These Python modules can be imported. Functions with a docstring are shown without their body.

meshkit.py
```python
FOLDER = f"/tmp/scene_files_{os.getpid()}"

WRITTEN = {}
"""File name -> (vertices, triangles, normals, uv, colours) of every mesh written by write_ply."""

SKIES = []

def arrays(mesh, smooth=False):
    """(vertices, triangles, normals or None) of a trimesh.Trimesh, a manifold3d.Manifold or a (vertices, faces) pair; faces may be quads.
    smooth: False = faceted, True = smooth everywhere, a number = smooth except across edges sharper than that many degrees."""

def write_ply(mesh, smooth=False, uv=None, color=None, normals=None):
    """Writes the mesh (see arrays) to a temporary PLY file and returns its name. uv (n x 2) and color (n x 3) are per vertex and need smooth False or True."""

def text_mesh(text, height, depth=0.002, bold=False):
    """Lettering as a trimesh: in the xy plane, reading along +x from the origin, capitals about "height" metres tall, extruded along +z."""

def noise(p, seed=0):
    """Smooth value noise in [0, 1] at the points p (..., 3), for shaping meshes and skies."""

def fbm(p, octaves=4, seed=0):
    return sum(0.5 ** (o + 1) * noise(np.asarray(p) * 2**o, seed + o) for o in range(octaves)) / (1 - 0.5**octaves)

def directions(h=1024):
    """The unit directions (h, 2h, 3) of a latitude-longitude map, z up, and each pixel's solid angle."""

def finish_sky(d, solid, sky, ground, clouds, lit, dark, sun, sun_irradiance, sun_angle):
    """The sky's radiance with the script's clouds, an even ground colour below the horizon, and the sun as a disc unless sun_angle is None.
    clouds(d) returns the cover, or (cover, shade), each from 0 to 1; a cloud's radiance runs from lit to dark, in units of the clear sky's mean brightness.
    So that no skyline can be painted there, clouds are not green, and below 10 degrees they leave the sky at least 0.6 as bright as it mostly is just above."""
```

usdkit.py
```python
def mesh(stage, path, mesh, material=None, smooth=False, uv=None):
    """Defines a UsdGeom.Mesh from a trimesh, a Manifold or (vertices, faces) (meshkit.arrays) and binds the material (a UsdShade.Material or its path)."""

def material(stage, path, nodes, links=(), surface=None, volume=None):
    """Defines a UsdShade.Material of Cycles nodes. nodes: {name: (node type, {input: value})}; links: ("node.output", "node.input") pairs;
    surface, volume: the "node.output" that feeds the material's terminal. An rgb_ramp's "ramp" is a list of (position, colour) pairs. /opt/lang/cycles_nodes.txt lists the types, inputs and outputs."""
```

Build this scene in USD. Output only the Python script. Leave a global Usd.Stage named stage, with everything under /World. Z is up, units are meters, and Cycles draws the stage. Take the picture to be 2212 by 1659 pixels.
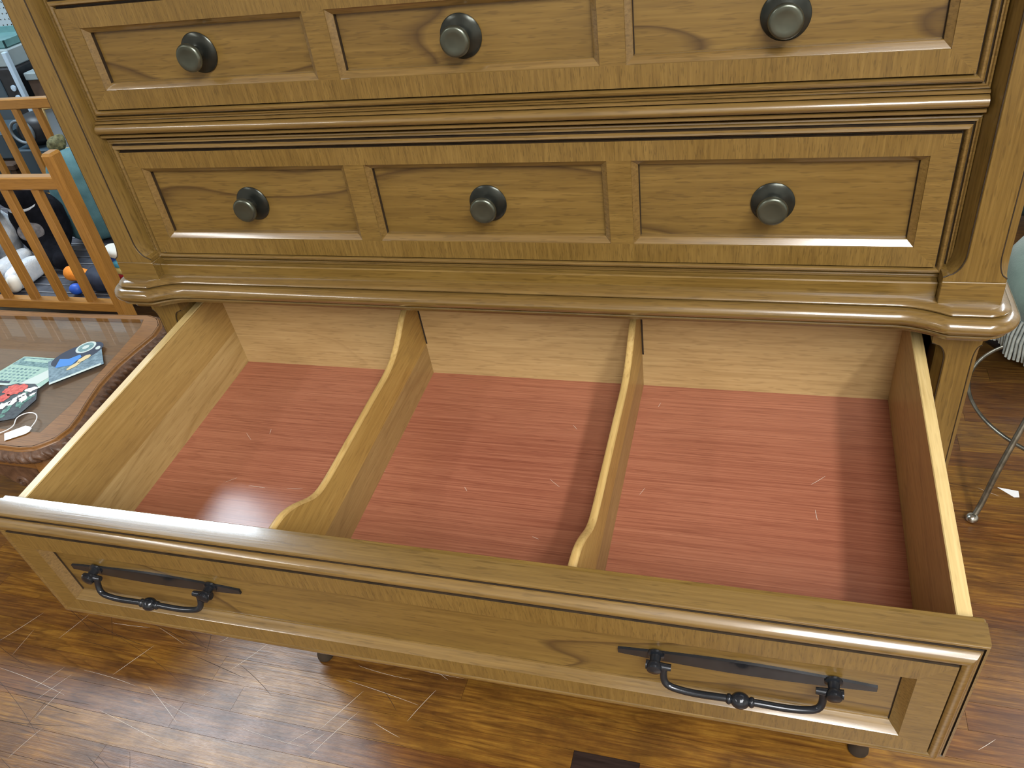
import math, random
import numpy as np, trimesh, usdkit, meshkit
from pxr import Usd, UsdGeom, UsdLux, UsdShade, Gf, Sdf, Vt

stage = Usd.Stage.CreateInMemory()
UsdGeom.SetStageUpAxis(stage, UsdGeom.Tokens.z)
UsdGeom.SetStageMetersPerUnit(stage, 1.0)
W = UsdGeom.Xform.Define(stage, '/World')
stage.SetDefaultPrim(W.GetPrim())
UsdGeom.Scope.Define(stage, '/World/Looks')
rnd = random.Random(7)
PI = math.pi

# ------------------------------------------------------------------ camera
cam = UsdGeom.Camera.Define(stage, '/World/camera')
def rot(axis, deg):
    a = math.radians(deg); c, s = math.cos(a), math.sin(a)
    return np.array({'x': [[1, 0, 0], [0, c, -s], [0, s, c]], 'y': [[c, 0, s], [0, 1, 0], [-s, 0, c]], 'z': [[c, -s, 0], [s, c, 0], [0, 0, 1]]}[axis])
RC = rot('z', 20.7324) @ rot('x', -36.4899) @ rot('y', 8.9748)          # columns: right, forward, up
right, fwd, up = RC[:, 0], RC[:, 1], RC[:, 2]
POS = (0.29747, -0.79173, 1.38171)
cam.AddTransformOp().Set(Gf.Matrix4d(*right, 0, *up, 0, *(-fwd), 0, *POS, 1))
cam.CreateHorizontalApertureAttr(36.0)
cam.CreateVerticalApertureAttr(27.0)
cam.CreateFocalLengthAttr(36.0 * 1757.91 / 2212)
cam.CreateClippingRangeAttr(Gf.Vec2f(0.01, 100))
cam.CreateExposureAttr(-0.08)

# ------------------------------------------------------------------ lights: ceiling fittings read from highlights and shadows, plus added fill
def lamp(name, x, y, w, h, power, color=(1.0, 0.97, 0.93), z=3.03):
    l = UsdLux.RectLight.Define(stage, '/World/' + name)
    l.AddTranslateOp().Set(Gf.Vec3d(x, y, z))
    l.CreateWidthAttr(w); l.CreateHeightAttr(h)
    l.CreateIntensityAttr(power); l.CreateColorAttr(Gf.Vec3f(*color))
lamp('ceiling_light', -2.65, 1.20, 1.6, 0.34, 58, (0.76, 0.89, 1.0))
lamp('ceiling_light_001', 1.52, -2.30, 0.20, 2.6, 78, (1.0, 0.985, 0.95))
lamp('ceiling_light_002', -2.40, -2.60, 0.20, 2.4, 34, (1.0, 0.98, 0.95))  # added fill lamp to soften the drawer shadows, no fitting known here
lamp('ceiling_light_003', 2.60, 2.20, 0.20, 2.4, 60, (0.9, 0.96, 1.0))  # added fill lamp at the back right, no fitting known there
lamp('ceiling_light_004', 0.75, -2.70, 0.55, 2.4, 30, (1.0, 0.98, 0.95))
dome = UsdLux.DomeLight.Define(stage, '/World/room_ambient')
dome.CreateIntensityAttr(0.3); dome.CreateColorAttr(Gf.Vec3f(1.0, 0.98, 0.95))

# ------------------------------------------------------------------ helpers
used = {}
def numbered(parent, name):
    k = (parent, name); n = used.get(k, 0); used[k] = n + 1
    return f'{parent}/{name}' if n == 0 else f'{parent}/{name}_{n:03d}'
def path_of(p): return '/World' if p is None else (p if isinstance(p, str) else str(p.GetPath()))
def tag(prim, label=None, cat=None, group=None, kind=None):
    for k, v in (('label', label), ('category', cat), ('group', group), ('kind', kind)):
        if v: prim.SetCustomDataByKey(k, v)
    return prim
def obj(name, m, mat, parent=None, smooth=30, label=None, cat=None, group=None, kind=None):
    if isinstance(m, (list, tuple)) and not (len(m) == 2 and isinstance(m[0], np.ndarray)):
        m = trimesh.util.concatenate(list(m))
    p = numbered(path_of(parent), name)
    return tag(usdkit.mesh(stage, p, m, M[mat], smooth=smooth).GetPrim(), label, cat, group, kind)
def thing(name, label, cat, loc=(0, 0, 0), rotz=0, group=None, parent=None):
    x = UsdGeom.Xform.Define(stage, numbered(path_of(parent), name))
    if any(loc): x.AddTranslateOp().Set(Gf.Vec3d(*loc))
    if rotz: x.AddRotateZOp().Set(rotz)
    return tag(x.GetPrim(), label, cat, group)

def box(x0, x1, y0, y1, z0, z1, c=0.0):
    if c <= 0:
        b = trimesh.creation.box((x1 - x0, y1 - y0, z1 - z0)); b.apply_translation(((x0 + x1) / 2, (y0 + y1) / 2, (z0 + z1) / 2)); return b
    c = min(c, (x1 - x0) / 2.01, (y1 - y0) / 2.01, (z1 - z0) / 2.01)
    pts = []
    for x, sx in ((x0, 1), (x1, -1)):
        for y, sy in ((y0, 1), (y1, -1)):
            for z, sz in ((z0, 1), (z1, -1)):
                pts += [(x, y + sy * c, z + sz * c), (x + sx * c, y, z + sz * c), (x + sx * c, y + sy * c, z)]
    return trimesh.convex.convex_hull(np.array(pts))
def rounded(cx, cy, cz, hx, hy, hz, e=0.5, n=5, seed=None, amp=0.0, freq=20):
    """soft superellipsoid: cushions, bags, plush"""
    s = trimesh.creation.icosphere(subdivisions=n, radius=1.0); v = s.vertices
    v = np.sign(v) * np.abs(v) ** e
    v = v / np.maximum(np.abs(v).max(1), 1e-9)[:, None] * (np.abs(v).max(1) / np.linalg.norm(v, axis=1) ** 0.0)[:, None] if False else v
    v = v * [hx, hy, hz]
    if seed is not None:
        nn = meshkit.fbm(v * freq + seed * 7.3, 3, seed) - 0.5
        v = v + s.vertices * (nn * amp)[:, None]
    return trimesh.Trimesh(v + [cx, cy, cz], s.faces, process=False)
def move(m, R=None, t=(0, 0, 0)):
    v = m.vertices if R is None else m.vertices @ np.asarray(R).T
    return trimesh.Trimesh(v + np.asarray(t), m.faces, process=False)
def lathe(profile, n=48, axis='z'):
    """profile: (radius, height) pairs"""
    pr = np.array(profile, float); a = np.arange(n) / n * 2 * PI
    v = np.stack([pr[:, None, 0] * np.cos(a), pr[:, None, 0] * np.sin(a), np.repeat(pr[:, 1:2], n, 1)], -1).reshape(-1, 3)
    f = []
    for i in range(len(pr) - 1):
        for j in range(n):
            k = (j + 1) % n; f.append([i * n + j, i * n + k, (i + 1) * n + k, (i + 1) * n + j])
    f = np.array(f); f = np.vstack([f[:, [0, 1, 2]], f[:, [0, 2, 3]]])
    if axis == '-y': v = v[:, [0, 2, 1]] * [1, -1, 1]
    m = trimesh.Trimesh(v, f, process=False); m.remove_unreferenced_vertices(); return m
def tube(pts, r, n=10, closed=False):
    p = np.asarray(pts, float); r = np.broadcast_to(r, (len(p),))
    if closed: t = np.roll(p, -1, 0) - np.roll(p, 1, 0)
    else: t = np.gradient(p, axis=0)
    t /= np.linalg.norm(t, axis=1, keepdims=True) + 1e-12
    u = np.zeros_like(p); a = np.array([0, 0, 1.0]) if abs(t[0, 2]) < 0.9 else np.array([1.0, 0, 0])
    for i in range(len(p)):
        a = a - t[i] * (a @ t[i]); a /= np.linalg.norm(a); u[i] = a
    w = np.cross(t, u); ang = np.arange(n) / n * 2 * PI
    v = (p[:, None] + r[:, None, None] * (np.cos(ang)[None, :, None] * u[:, None] + np.sin(ang)[None, :, None] * w[:, None])).reshape(-1, 3)
    f = []; m = len(p)
    for i in range(m if closed else m - 1):
        i2 = (i + 1) % m
        for j in range(n):
            k = (j + 1) % n; f.append([i * n + j, i * n + k, i2 * n + k, i2 * n + j])
    f = np.array(f); f = np.vstack([f[:, [0, 1, 2]], f[:, [0, 2, 3]]])
    if not closed:
        v = np.vstack([v, p[0], p[-1]]); A, B = len(v) - 2, len(v) - 1
        caps = [[A, (j + 1) % n, j] for j in range(n)] + [[B, (m - 1) * n + j, (m - 1) * n + (j + 1) % n] for j in range(n)]
        f = np.vstack([f, caps])
    return trimesh.Trimesh(v, f, process=False)
def curve(ctrl, n=40):
    from scipy.interpolate import CubicSpline
    c = np.asarray(ctrl, float); s = np.r_[0, np.cumsum(np.linalg.norm(np.diff(c, axis=0), axis=1))]
    return CubicSpline(s, c)(np.linspace(0, s[-1], n))
def ball(c, r, n=3, s=(1, 1, 1)):
    m = trimesh.creation.icosphere(subdivisions=n, radius=r); return trimesh.Trimesh(m.vertices * s + np.asarray(c), m.faces, process=False)
def poly(pts, z0, z1):
    from shapely.geometry import Polygon
    m = trimesh.creation.extrude_polygon(Polygon(pts), z1 - z0, engine='earcut'); m.apply_translation((0, 0, z0)); return m
def extr(pts2, lo, hi, plane):
    """polygon in a plane ('xz' along y, 'yz' along x) extruded lo..hi"""
    m = poly(pts2, lo, hi); v = m.vertices
    v = {'xz': v[:, [0, 2, 1]], 'yz': v[:, [2, 0, 1]]}[plane]
    m2 = trimesh.Trimesh(v, m.faces, process=False)
    if plane == 'xz': m2.invert()
    return m2
def frame_sweep(x0, x1, z0, z1, profile, y=0.0, seg=None, sides=(0, 1, 2, 3)):
    """rectangular mitred frame in the xz plane: profile (outward offset, depth) pairs"""
    v, f = [], []; n = len(profile)
    for q_, (sx0, sz0, sx1, sz1) in enumerate(((-1, -1, 1, -1), (1, -1, 1, 1), (1, 1, -1, 1), (-1, 1, -1, -1))):
        if q_ not in sides: continue
        b = len(v)
        for o, d in profile:
            for sx, sz in ((sx0, sz0), (sx1, sz1)):
                v.append(((x0 - o) if sx < 0 else (x1 + o), y + d, (z0 - o) if sz < 0 else (z1 + o)))
        for i in (range(n - 1) if seg is None else seg):
            f.append([b + 2 * i, b + 2 * i + 2, b + 2 * i + 3, b + 2 * i + 1])
    f = np.array(f); f = np.vstack([f[:, [0, 1, 2]], f[:, [0, 2, 3]]])
    m = trimesh.Trimesh(np.array(v), f, process=False)
    nm = m.face_normals; # outward: front faces towards -y
    full_ = n_front(x0, x1, z0, z1, profile)
    if full_: m.invert()
    m.remove_unreferenced_vertices()
    return m
def n_front(x0, x1, z0, z1, profile):
    # winding test on the bottom member, whole profile: does it face away from the viewer?
    p = np.array(profile); d = np.diff(p, axis=0)
    return (d[:, 0]).sum() > 0
def others(n, seg): return [i for i in range(n - 1) if i not in seg]
def path_sweep(path, profile, seg=None):
    """open plan path (x, y) with a profile (outward, z); outward is to the right of travel"""
    p = np.asarray(path, float); d = np.diff(p, axis=0); d /= np.linalg.norm(d, axis=1, keepdims=True)
    nn = np.stack([d[:, 1], -d[:, 0]], 1)
    mit = np.vstack([nn[:1], nn[:-1] + nn[1:], nn[-1:]])
    mit /= np.linalg.norm(mit, axis=1, keepdims=True)
    cosb = np.r_[1, (mit[1:-1] * nn[1:]).sum(1), 1]; mit = mit / np.maximum(cosb, 0.4)[:, None]
    v = np.array([[(*(p[i] + o * mit[i]), z) for o, z in profile] for i in range(len(p))]).reshape(-1, 3)
    k = len(profile); f = []
    for i in range(len(p) - 1):
        for j in (range(k - 1) if seg is None else seg):
            f.append([i * k + j, (i + 1) * k + j, (i + 1) * k + j + 1, i * k + j + 1])
    f = np.array(f); f = np.vstack([f[:, [0, 1, 2]], f[:, [0, 2, 3]]])
    m = trimesh.Trimesh(v, f, process=False); m.remove_unreferenced_vertices(); return m
def arc(cx, cy, r, a0, a1, n=7):
    return [(cx + r * math.cos(math.radians(a0 + (a1 - a0) * i / (n - 1))), cy + r * math.sin(math.radians(a0 + (a1 - a0) * i / (n - 1)))) for i in range(n)]

# ------------------------------------------------------------------ materials
M = {}
def mat(name, nodes, links, surface='p.BSDF'):
    M[name] = usdkit.material(stage, '/World/Looks/' + name, nodes, links, surface)
def plain(name, color, rough=0.5, **kw):
    mat(name, {'p': ('principled_bsdf', dict(base_color=color, roughness=rough, **kw))}, [])
def noisy(name, c1, c2, scale, rough=0.6, bump=0.0, bscale=None, detail=4, **kw):
    n = {'tc': ('texture_coordinate', {}), 'n': ('noise_texture', dict(scale=scale, detail=detail)), 'r': ('rgb_ramp', {'ramp': [(0.3, c1), (0.7, c2)]}), 'p': ('principled_bsdf', dict(roughness=rough, **kw))}
    l = [('tc.object', 'n.vector'), ('n.fac', 'r.fac'), ('r.color', 'p.base_color')]
    if bump:
        n['bn'] = ('noise_texture', dict(scale=bscale or scale * 4, detail=3)); n['b'] = ('bump', dict(strength=bump, distance=0.002))
        l += [('tc.object', 'bn.vector'), ('bn.fac', 'b.height'), ('b.normal', 'p.normal')]
    mat(name, n, l)
def wood(name, grain, dark, mid, light, rough=0.36, coat=0.35, lines=9.0, pore=0.5, stretch=14.0, size=1.0, line_col=None, line=0.45, coat_rough=0.16, bump=0.12, blotch=0.5, rough_var=0.08):
    """timber with the grain along one axis of the object: contour-like growth lines, fine pores, slow tone drift"""
    def sc(a, b): return tuple(a if ax == grain else b for ax in 'xyz')
    line_col = line_col or tuple(c * 0.5 for c in dark)
    n = {
        'tc': ('texture_coordinate', {}), 'oi': ('object_info', {}),
        'off': ('combine_xyz', {}), 'm1': ('math', dict(math_type='multiply', value2=37.0)), 'm2': ('math', dict(math_type='multiply', value2=91.0)), 'm3': ('math', dict(math_type='multiply', value2=53.0)),
        'add': ('vector_math', dict(math_type='add')),
        'mg': ('mapping', dict(scale=sc(size * 1.6, size * 1.6 * stretch / 2.2))),
        'ng': ('noise_texture', dict(scale=1.0, detail=1.5, roughness=0.4, distortion=0.35)),
        'mul': ('math', dict(math_type='multiply', value2=lines)), 'fr': ('math', dict(math_type='fraction')),
        'rl': ('rgb_ramp', {'ramp': [(0.0, (1, 1, 1)), (0.03, (.7, .7, .7)), (0.10, (0.22, 0.22, 0.22)), (0.4, (0, 0, 0)), (0.95, (0.04, .04, .04)), (1.0, (1, 1, 1))]}),
        'mf': ('mapping', dict(scale=sc(size * 9, size * 9 * stretch * 2.6))),
        'nf': ('noise_texture', dict(scale=1.0, detail=3.0, roughness=0.6)),
        'mp': ('mapping', dict(scale=sc(size * 45, size * 45 * 9))),
        'np': ('noise_texture', dict(scale=1.0, detail=1.0)),
        'rp': ('rgb_ramp', {'ramp': [(0.0, (1, 1, 1)), (0.32, (1, 1, 1)), (0.42, (0, 0, 0)), (1.0, (0, 0, 0))]}),
        'nb': ('noise_texture', dict(scale=5.0 * size, detail=2.0)),
        'rf': ('rgb_ramp', {'ramp': [(0.25, dark), (0.5, mid), (0.75, light)]}),
        'rb': ('rgb_ramp', {'ramp': [(0.3, dark), (0.7, light)]}),
        'mixb': ('mix_color', dict(blend_type='mix', fac=blotch * 0.5)),
        'lf': ('math', dict(math_type='multiply', value2=line)), 'pf': ('math', dict(math_type='multiply', value2=pore)),
        'mixl': ('mix_color', dict(blend_type='mix', b=line_col)), 'mixp': ('mix_color', dict(blend_type='mix', b=tuple(c * 0.8 for c in line_col))),
        'rr': ('map_range', dict(from_min=0.3, from_max=0.7, to_min=rough - rough_var, to_max=rough + rough_var)),
        'b': ('bump', dict(strength=bump, distance=0.0006)),
        'p': ('principled_bsdf', dict(coat_weight=coat, coat_roughness=coat_rough, specular_ior_level=0.5)),
    }
    l = [('oi.random', 'm1.value1'), ('oi.random', 'm2.value1'), ('oi.random', 'm3.value1'), ('m1.value', 'off.x'), ('m2.value', 'off.y'), ('m3.value', 'off.z'),
         ('tc.object', 'add.vector1'), ('off.vector', 'add.vector2'),
         ('add.vector', 'mg.vector'), ('mg.vector', 'ng.vector'), ('ng.fac', 'mul.value1'), ('mul.value', 'fr.value1'), ('fr.value', 'rl.fac'),
         ('add.vector', 'mf.vector'), ('mf.vector', 'nf.vector'), ('nf.fac', 'rf.fac'),
         ('add.vector', 'mp.vector'), ('mp.vector', 'np.vector'), ('np.fac', 'rp.fac'),
         ('add.vector', 'nb.vector'), ('nb.fac', 'rb.fac'),
         ('rf.color', 'mixb.a'), ('rb.color', 'mixb.b'),
         ('mixb.result', 'mixl.a'), ('rl.color', 'lf.value1'), ('lf.value', 'mixl.fac'),
         ('mixl.result', 'mixp.a'), ('rp.color', 'pf.value1'), ('pf.value', 'mixp.fac'),
         ('mixp.result', 'p.base_color'), ('nb.fac', 'rr.value'), ('rr.result', 'p.roughness'),
         ('nf.fac', 'b.height'), ('b.normal', 'p.normal')]
    mat(name, n, l)

VD, VM, VL = (0.108, 0.062, 0.0145), (0.157, 0.094, 0.0215), (0.210, 0.130, 0.033)      # lacquered pecan veneer, olive brown
wood('veneer_panel', 'x', VD, VM, VL, lines=8, line=0.85, pore=0.30, stretch=8, size=1.1, line_col=(0.05, 0.026, 0.008))
wood('veneer_cross_z', 'z', VD, VM, VL, lines=5, line=0.10, pore=0.38, stretch=7, size=2.2)
wood('veneer_cross_x', 'x', VD, VM, VL, lines=5, line=0.12, pore=0.34, stretch=7, size=2.2)
wood('veneer_post', 'z', VD, VM, VL, lines=6, line=0.12, pore=0.35, stretch=16, size=1.0)
wood('veneer_rail', 'x', VD, VM, VL, lines=6, line=0.18, pore=0.35, stretch=16, size=1.0, rough=0.27, coat=0.6, coat_rough=0.12)
wood('moulding', 'x', (0.108, 0.062, 0.017), (0.152, 0.091, 0.025), (0.20, 0.124, 0.037), lines=6, line=0.15, pore=0.3, stretch=16, rough=0.27, coat=0.9, coat_rough=0.13)
wood('oak_side', 'y', (0.33, 0.205, 0.060), (0.43, 0.28, 0.088), (0.53, 0.365, 0.135), lines=7, line=0.35, pore=0.3, stretch=11, size=0.9, rough=0.5, coat=0.1, line_col=(0.26, 0.16, 0.05))
wood('oak_gold', 'y', (0.34, 0.20, 0.045), (0.44, 0.275, 0.068), (0.53, 0.35, 0.105), lines=7, line=0.3, pore=0.3, stretch=12, size=0.9, rough=0.42, coat=0.15, line_col=(0.26, 0.15, 0.04))
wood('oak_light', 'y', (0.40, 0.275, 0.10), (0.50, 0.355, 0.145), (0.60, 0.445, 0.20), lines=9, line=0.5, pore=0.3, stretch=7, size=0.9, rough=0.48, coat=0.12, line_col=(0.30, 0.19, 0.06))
wood('oak_darker', 'y', (0.27, 0.165, 0.055), (0.35, 0.225, 0.08), (0.43, 0.295, 0.115), lines=7, line=0.35, pore=0.3, stretch=12, size=0.9, rough=0.48, coat=0.12, line_col=(0.2, 0.12, 0.04))  # browner oak of the lower divider boards
wood('oak_rim', 'y', (0.40, 0.25, 0.08), (0.51, 0.34, 0.12), (0.60, 0.43, 0.17), lines=6, line=0.2, pore=0.3, stretch=14, rough=0.4, coat=0.2, line_col=(0.3, 0.17, 0.05))
wood('oak_side_x', 'x', (0.36, 0.235, 0.095), (0.46, 0.315, 0.135), (0.54, 0.385, 0.18), lines=8, line=0.25, pore=0.3, stretch=12, size=1.0, rough=0.5, coat=0.1, line_col=(0.26, 0.16, 0.06))
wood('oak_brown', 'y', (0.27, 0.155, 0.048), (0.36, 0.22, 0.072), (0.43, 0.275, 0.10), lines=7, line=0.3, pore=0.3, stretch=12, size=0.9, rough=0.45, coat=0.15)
wood('oak_pale', 'y', (0.46, 0.33, 0.13), (0.56, 0.415, 0.175), (0.66, 0.51, 0.24), lines=6, line=0.2, pore=0.2, stretch=14, rough=0.45, coat=0.1, line_col=(0.4, 0.27, 0.1))
wood('mahogany', 'x', (0.205, 0.062, 0.036), (0.325, 0.118, 0.066), (0.44, 0.185, 0.108), lines=11, line=0.26, pore=0.18, stretch=44, size=0.6, rough=0.36, coat=0.34, coat_rough=0.24, line_col=(0.15, 0.035, 0.02))
wood('table_wood', 'x', (0.150, 0.060, 0.014), (0.215, 0.094, 0.022), (0.28, 0.130, 0.034), lines=7, line=0.2, pore=0.3, rough=0.38, coat=0.1)
wood('table_panel', 'x', (0.13, 0.062, 0.030), (0.185, 0.094, 0.045), (0.24, 0.13, 0.065), lines=6, line=0.3, pore=0.3, rough=0.4, coat=0.2)
noisy('carved_wood', (0.055, 0.026, 0.014), (0.14, 0.072, 0.040), 60, 0.42, 0.3, 260)
wood('crib_wood_x', 'x', (0.27, 0.118, 0.020), (0.355, 0.165, 0.030), (0.43, 0.215, 0.045), lines=6, line=0.2, pore=0.2, rough=0.36, coat=0.3)
wood('crib_wood_z', 'z', (0.27, 0.118, 0.020), (0.355, 0.165, 0.030), (0.43, 0.215, 0.045), lines=6, line=0.2, pore=0.2, rough=0.36, coat=0.3)
noisy('groove_dark', (0.016, 0.010, 0.005), (0.035, 0.021, 0.010), 60, 0.5)  # near-black brown for the groove and chamfer lines
noisy('dark_inside', (0.02, 0.012, 0.006), (0.04, 0.025, 0.012), 20, 0.8)
noisy('antique_metal', (0.10, 0.112, 0.09), (0.135, 0.148, 0.118), 60, 0.30, metallic=0.85)
noisy('backplate_dark_reflect', (0.030, 0.034, 0.030), (0.052, 0.056, 0.048), 60, 0.26, metallic=0.75)  # darker than the knob metal: its dark reflection is put into the colour
noisy('black_metal', (0.014, 0.017, 0.022), (0.024, 0.028, 0.035), 60, 0.17, metallic=0.45, specular_ior_level=0.7)
plain('bright_metal', (0.55, 0.55, 0.5), 0.2, metallic=1.0)
noisy('dull_wire', (0.16, 0.15, 0.12), (0.34, 0.32, 0.26), 60, 0.35, metallic=0.9)
mat('glass', {'f': ('fresnel', dict(IOR=1.5)), 'geo': ('geometry', {}), 'inv': ('math', dict(math_type='subtract', value1=1.0)), 'mu': ('math', dict(math_type='multiply')), 't': ('transparent_bsdf', dict(color=(0.95, 0.97, 0.96))), 'g': ('glossy_bsdf', dict(color=(1, 1, 1), roughness=0.03)), 'm': ('mix_closure', {})},
    [('geo.backfacing', 'inv.value2'), ('inv.value', 'mu.value1'), ('f.fac', 'mu.value2'), ('mu.value', 'm.fac'), ('t.BSDF', 'm.closure1'), ('g.BSDF', 'm.closure2')], 'm.closure')

# floor boards: worn, varnished strip oak with scratches
def floor_mat(name, dark, mid, light):
    n = {
        'tc': ('texture_coordinate', {}), 'oi': ('object_info', {}), 'geo': ('geometry', {}),
        'm1': ('math', dict(math_type='multiply', value2=61.0)), 'off': ('combine_xyz', {}), 'add': ('vector_math', dict(math_type='add')),
        'mg': ('mapping', dict(scale=(2.2, 20, 1))), 'ng': ('noise_texture', dict(scale=1.0, detail=2.0, distortion=0.5)),
        'mul': ('math', dict(math_type='multiply', value2=7.0)), 'fr': ('math', dict(math_type='fraction')),
        'rl': ('rgb_ramp', {'ramp': [(0.0, (1, 1, 1)), (0.1, (.6, .6, .6)), (0.35, (0, 0, 0)), (0.9, (0, 0, 0)), (1.0, (1, 1, 1))]}),
        'mf': ('mapping', dict(scale=(10, 190, 1))), 'nf': ('noise_texture', dict(scale=1.0, detail=4.0, roughness=0.65)),
        'rf': ('rgb_ramp', {'ramp': [(0.28, dark), (0.5, mid), (0.72, light)]}),
        'nw': ('noise_texture', dict(scale=9.0, detail=6.0, roughness=0.7)), 'rw': ('rgb_ramp', {'ramp': [(0.38, (0, 0, 0)), (0.66, (1, 1, 1))]}),
        'wf': ('math', dict(math_type='multiply', value2=0.55)),
        'mixw': ('mix_color', dict(blend_type='mix', b=(dark[0] * 0.45, dark[1] * 0.42, dark[2] * 0.5))),
        'lf': ('math', dict(math_type='multiply', value2=0.4)), 'mixl': ('mix_color', dict(blend_type='mix', b=(dark[0] * 0.4, dark[1] * 0.36, dark[2] * 0.4))),
        # scratches in two directions
        'rr': ('map_range', dict(from_min=0.3, from_max=0.7, to_min=0.30, to_max=0.40)),
        'b': ('bump', dict(strength=0.35, distance=0.0014)),
        'p': ('principled_bsdf', dict(coat_weight=0.10, coat_roughness=0.25, specular_ior_level=0.5)),
    }
    l = [('oi.random', 'm1.value1'), ('m1.value', 'off.x'), ('m1.value', 'off.z'), ('tc.object', 'add.vector1'), ('off.vector', 'add.vector2'),
         ('add.vector', 'mg.vector'), ('mg.vector', 'ng.vector'), ('ng.fac', 'mul.value1'), ('mul.value', 'fr.value1'), ('fr.value', 'rl.fac'),
         ('add.vector', 'mf.vector'), ('mf.vector', 'nf.vector'), ('nf.fac', 'rf.fac'),
         ('geo.position', 'nw.vector'), ('nw.fac', 'rw.fac'), ('rw.color', 'wf.value1'), ('wf.value', 'mixw.fac'), ('rf.color', 'mixw.a'),
         ('rl.color', 'lf.value1'), ('lf.value', 'mixl.fac'), ('mixw.result', 'mixl.a'),
         ('mixl.result', 'p.base_color'), ('nw.fac', 'rr.value'), ('rr.result', 'p.roughness'),
         ('nf.fac', 'b.height'), ('b.normal', 'p.normal')]
    mat(name, n, l)
floor_mat('floor_a', (0.095, 0.036, 0.009), (0.185, 0.080, 0.016), (0.31, 0.150, 0.027))
floor_mat('floor_b', (0.115, 0.044, 0.008), (0.230, 0.104, 0.016), (0.355, 0.182, 0.028))
floor_mat('floor_c', (0.085, 0.029, 0.008), (0.165, 0.064, 0.014), (0.27, 0.122, 0.024))
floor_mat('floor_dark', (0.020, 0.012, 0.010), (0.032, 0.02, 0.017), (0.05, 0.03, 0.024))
noisy('subfloor', (0.05, 0.02, 0.006), (0.09, 0.036, 0.011), 8, 0.6)
noisy('wall_paint', (0.56, 0.55, 0.51), (0.62, 0.61, 0.57), 3, 0.8)
noisy('ceiling_paint', (0.72, 0.72, 0.70), (0.78, 0.78, 0.76), 3, 0.9)

# ================================================================== setting
fl = thing('floor', None, None); tag(fl, kind='structure')
obj('subfloor', box(-4.4, 3.4, -4.6, 4.0, -0.05, -0.0185), 'subfloor', fl, smooth=False)
PWD = 0.0555
row0 = -0.2396 - 12 * PWD
count = 0
for r in range(37):
    y0 = row0 + r * PWD; y1 = y0 + PWD - 0.0005
    x = -2.35 - rnd.random() * 0.8
    while x < 1.55:
        xe = min(x + rnd.uniform(0.65, 1.35), 1.75)
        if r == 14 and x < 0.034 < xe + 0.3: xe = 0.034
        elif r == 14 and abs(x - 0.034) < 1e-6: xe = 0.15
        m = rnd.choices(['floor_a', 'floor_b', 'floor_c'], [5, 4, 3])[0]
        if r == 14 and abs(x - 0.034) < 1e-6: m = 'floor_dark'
        dz = rnd.uniform(-0.0002, 0.0)
        obj('plank', box(x, xe - 0.0005, y0, y1, -0.018, dz), m, fl, smooth=False); count += 1
        x = xe
        if xe >= 1.75: break
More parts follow.
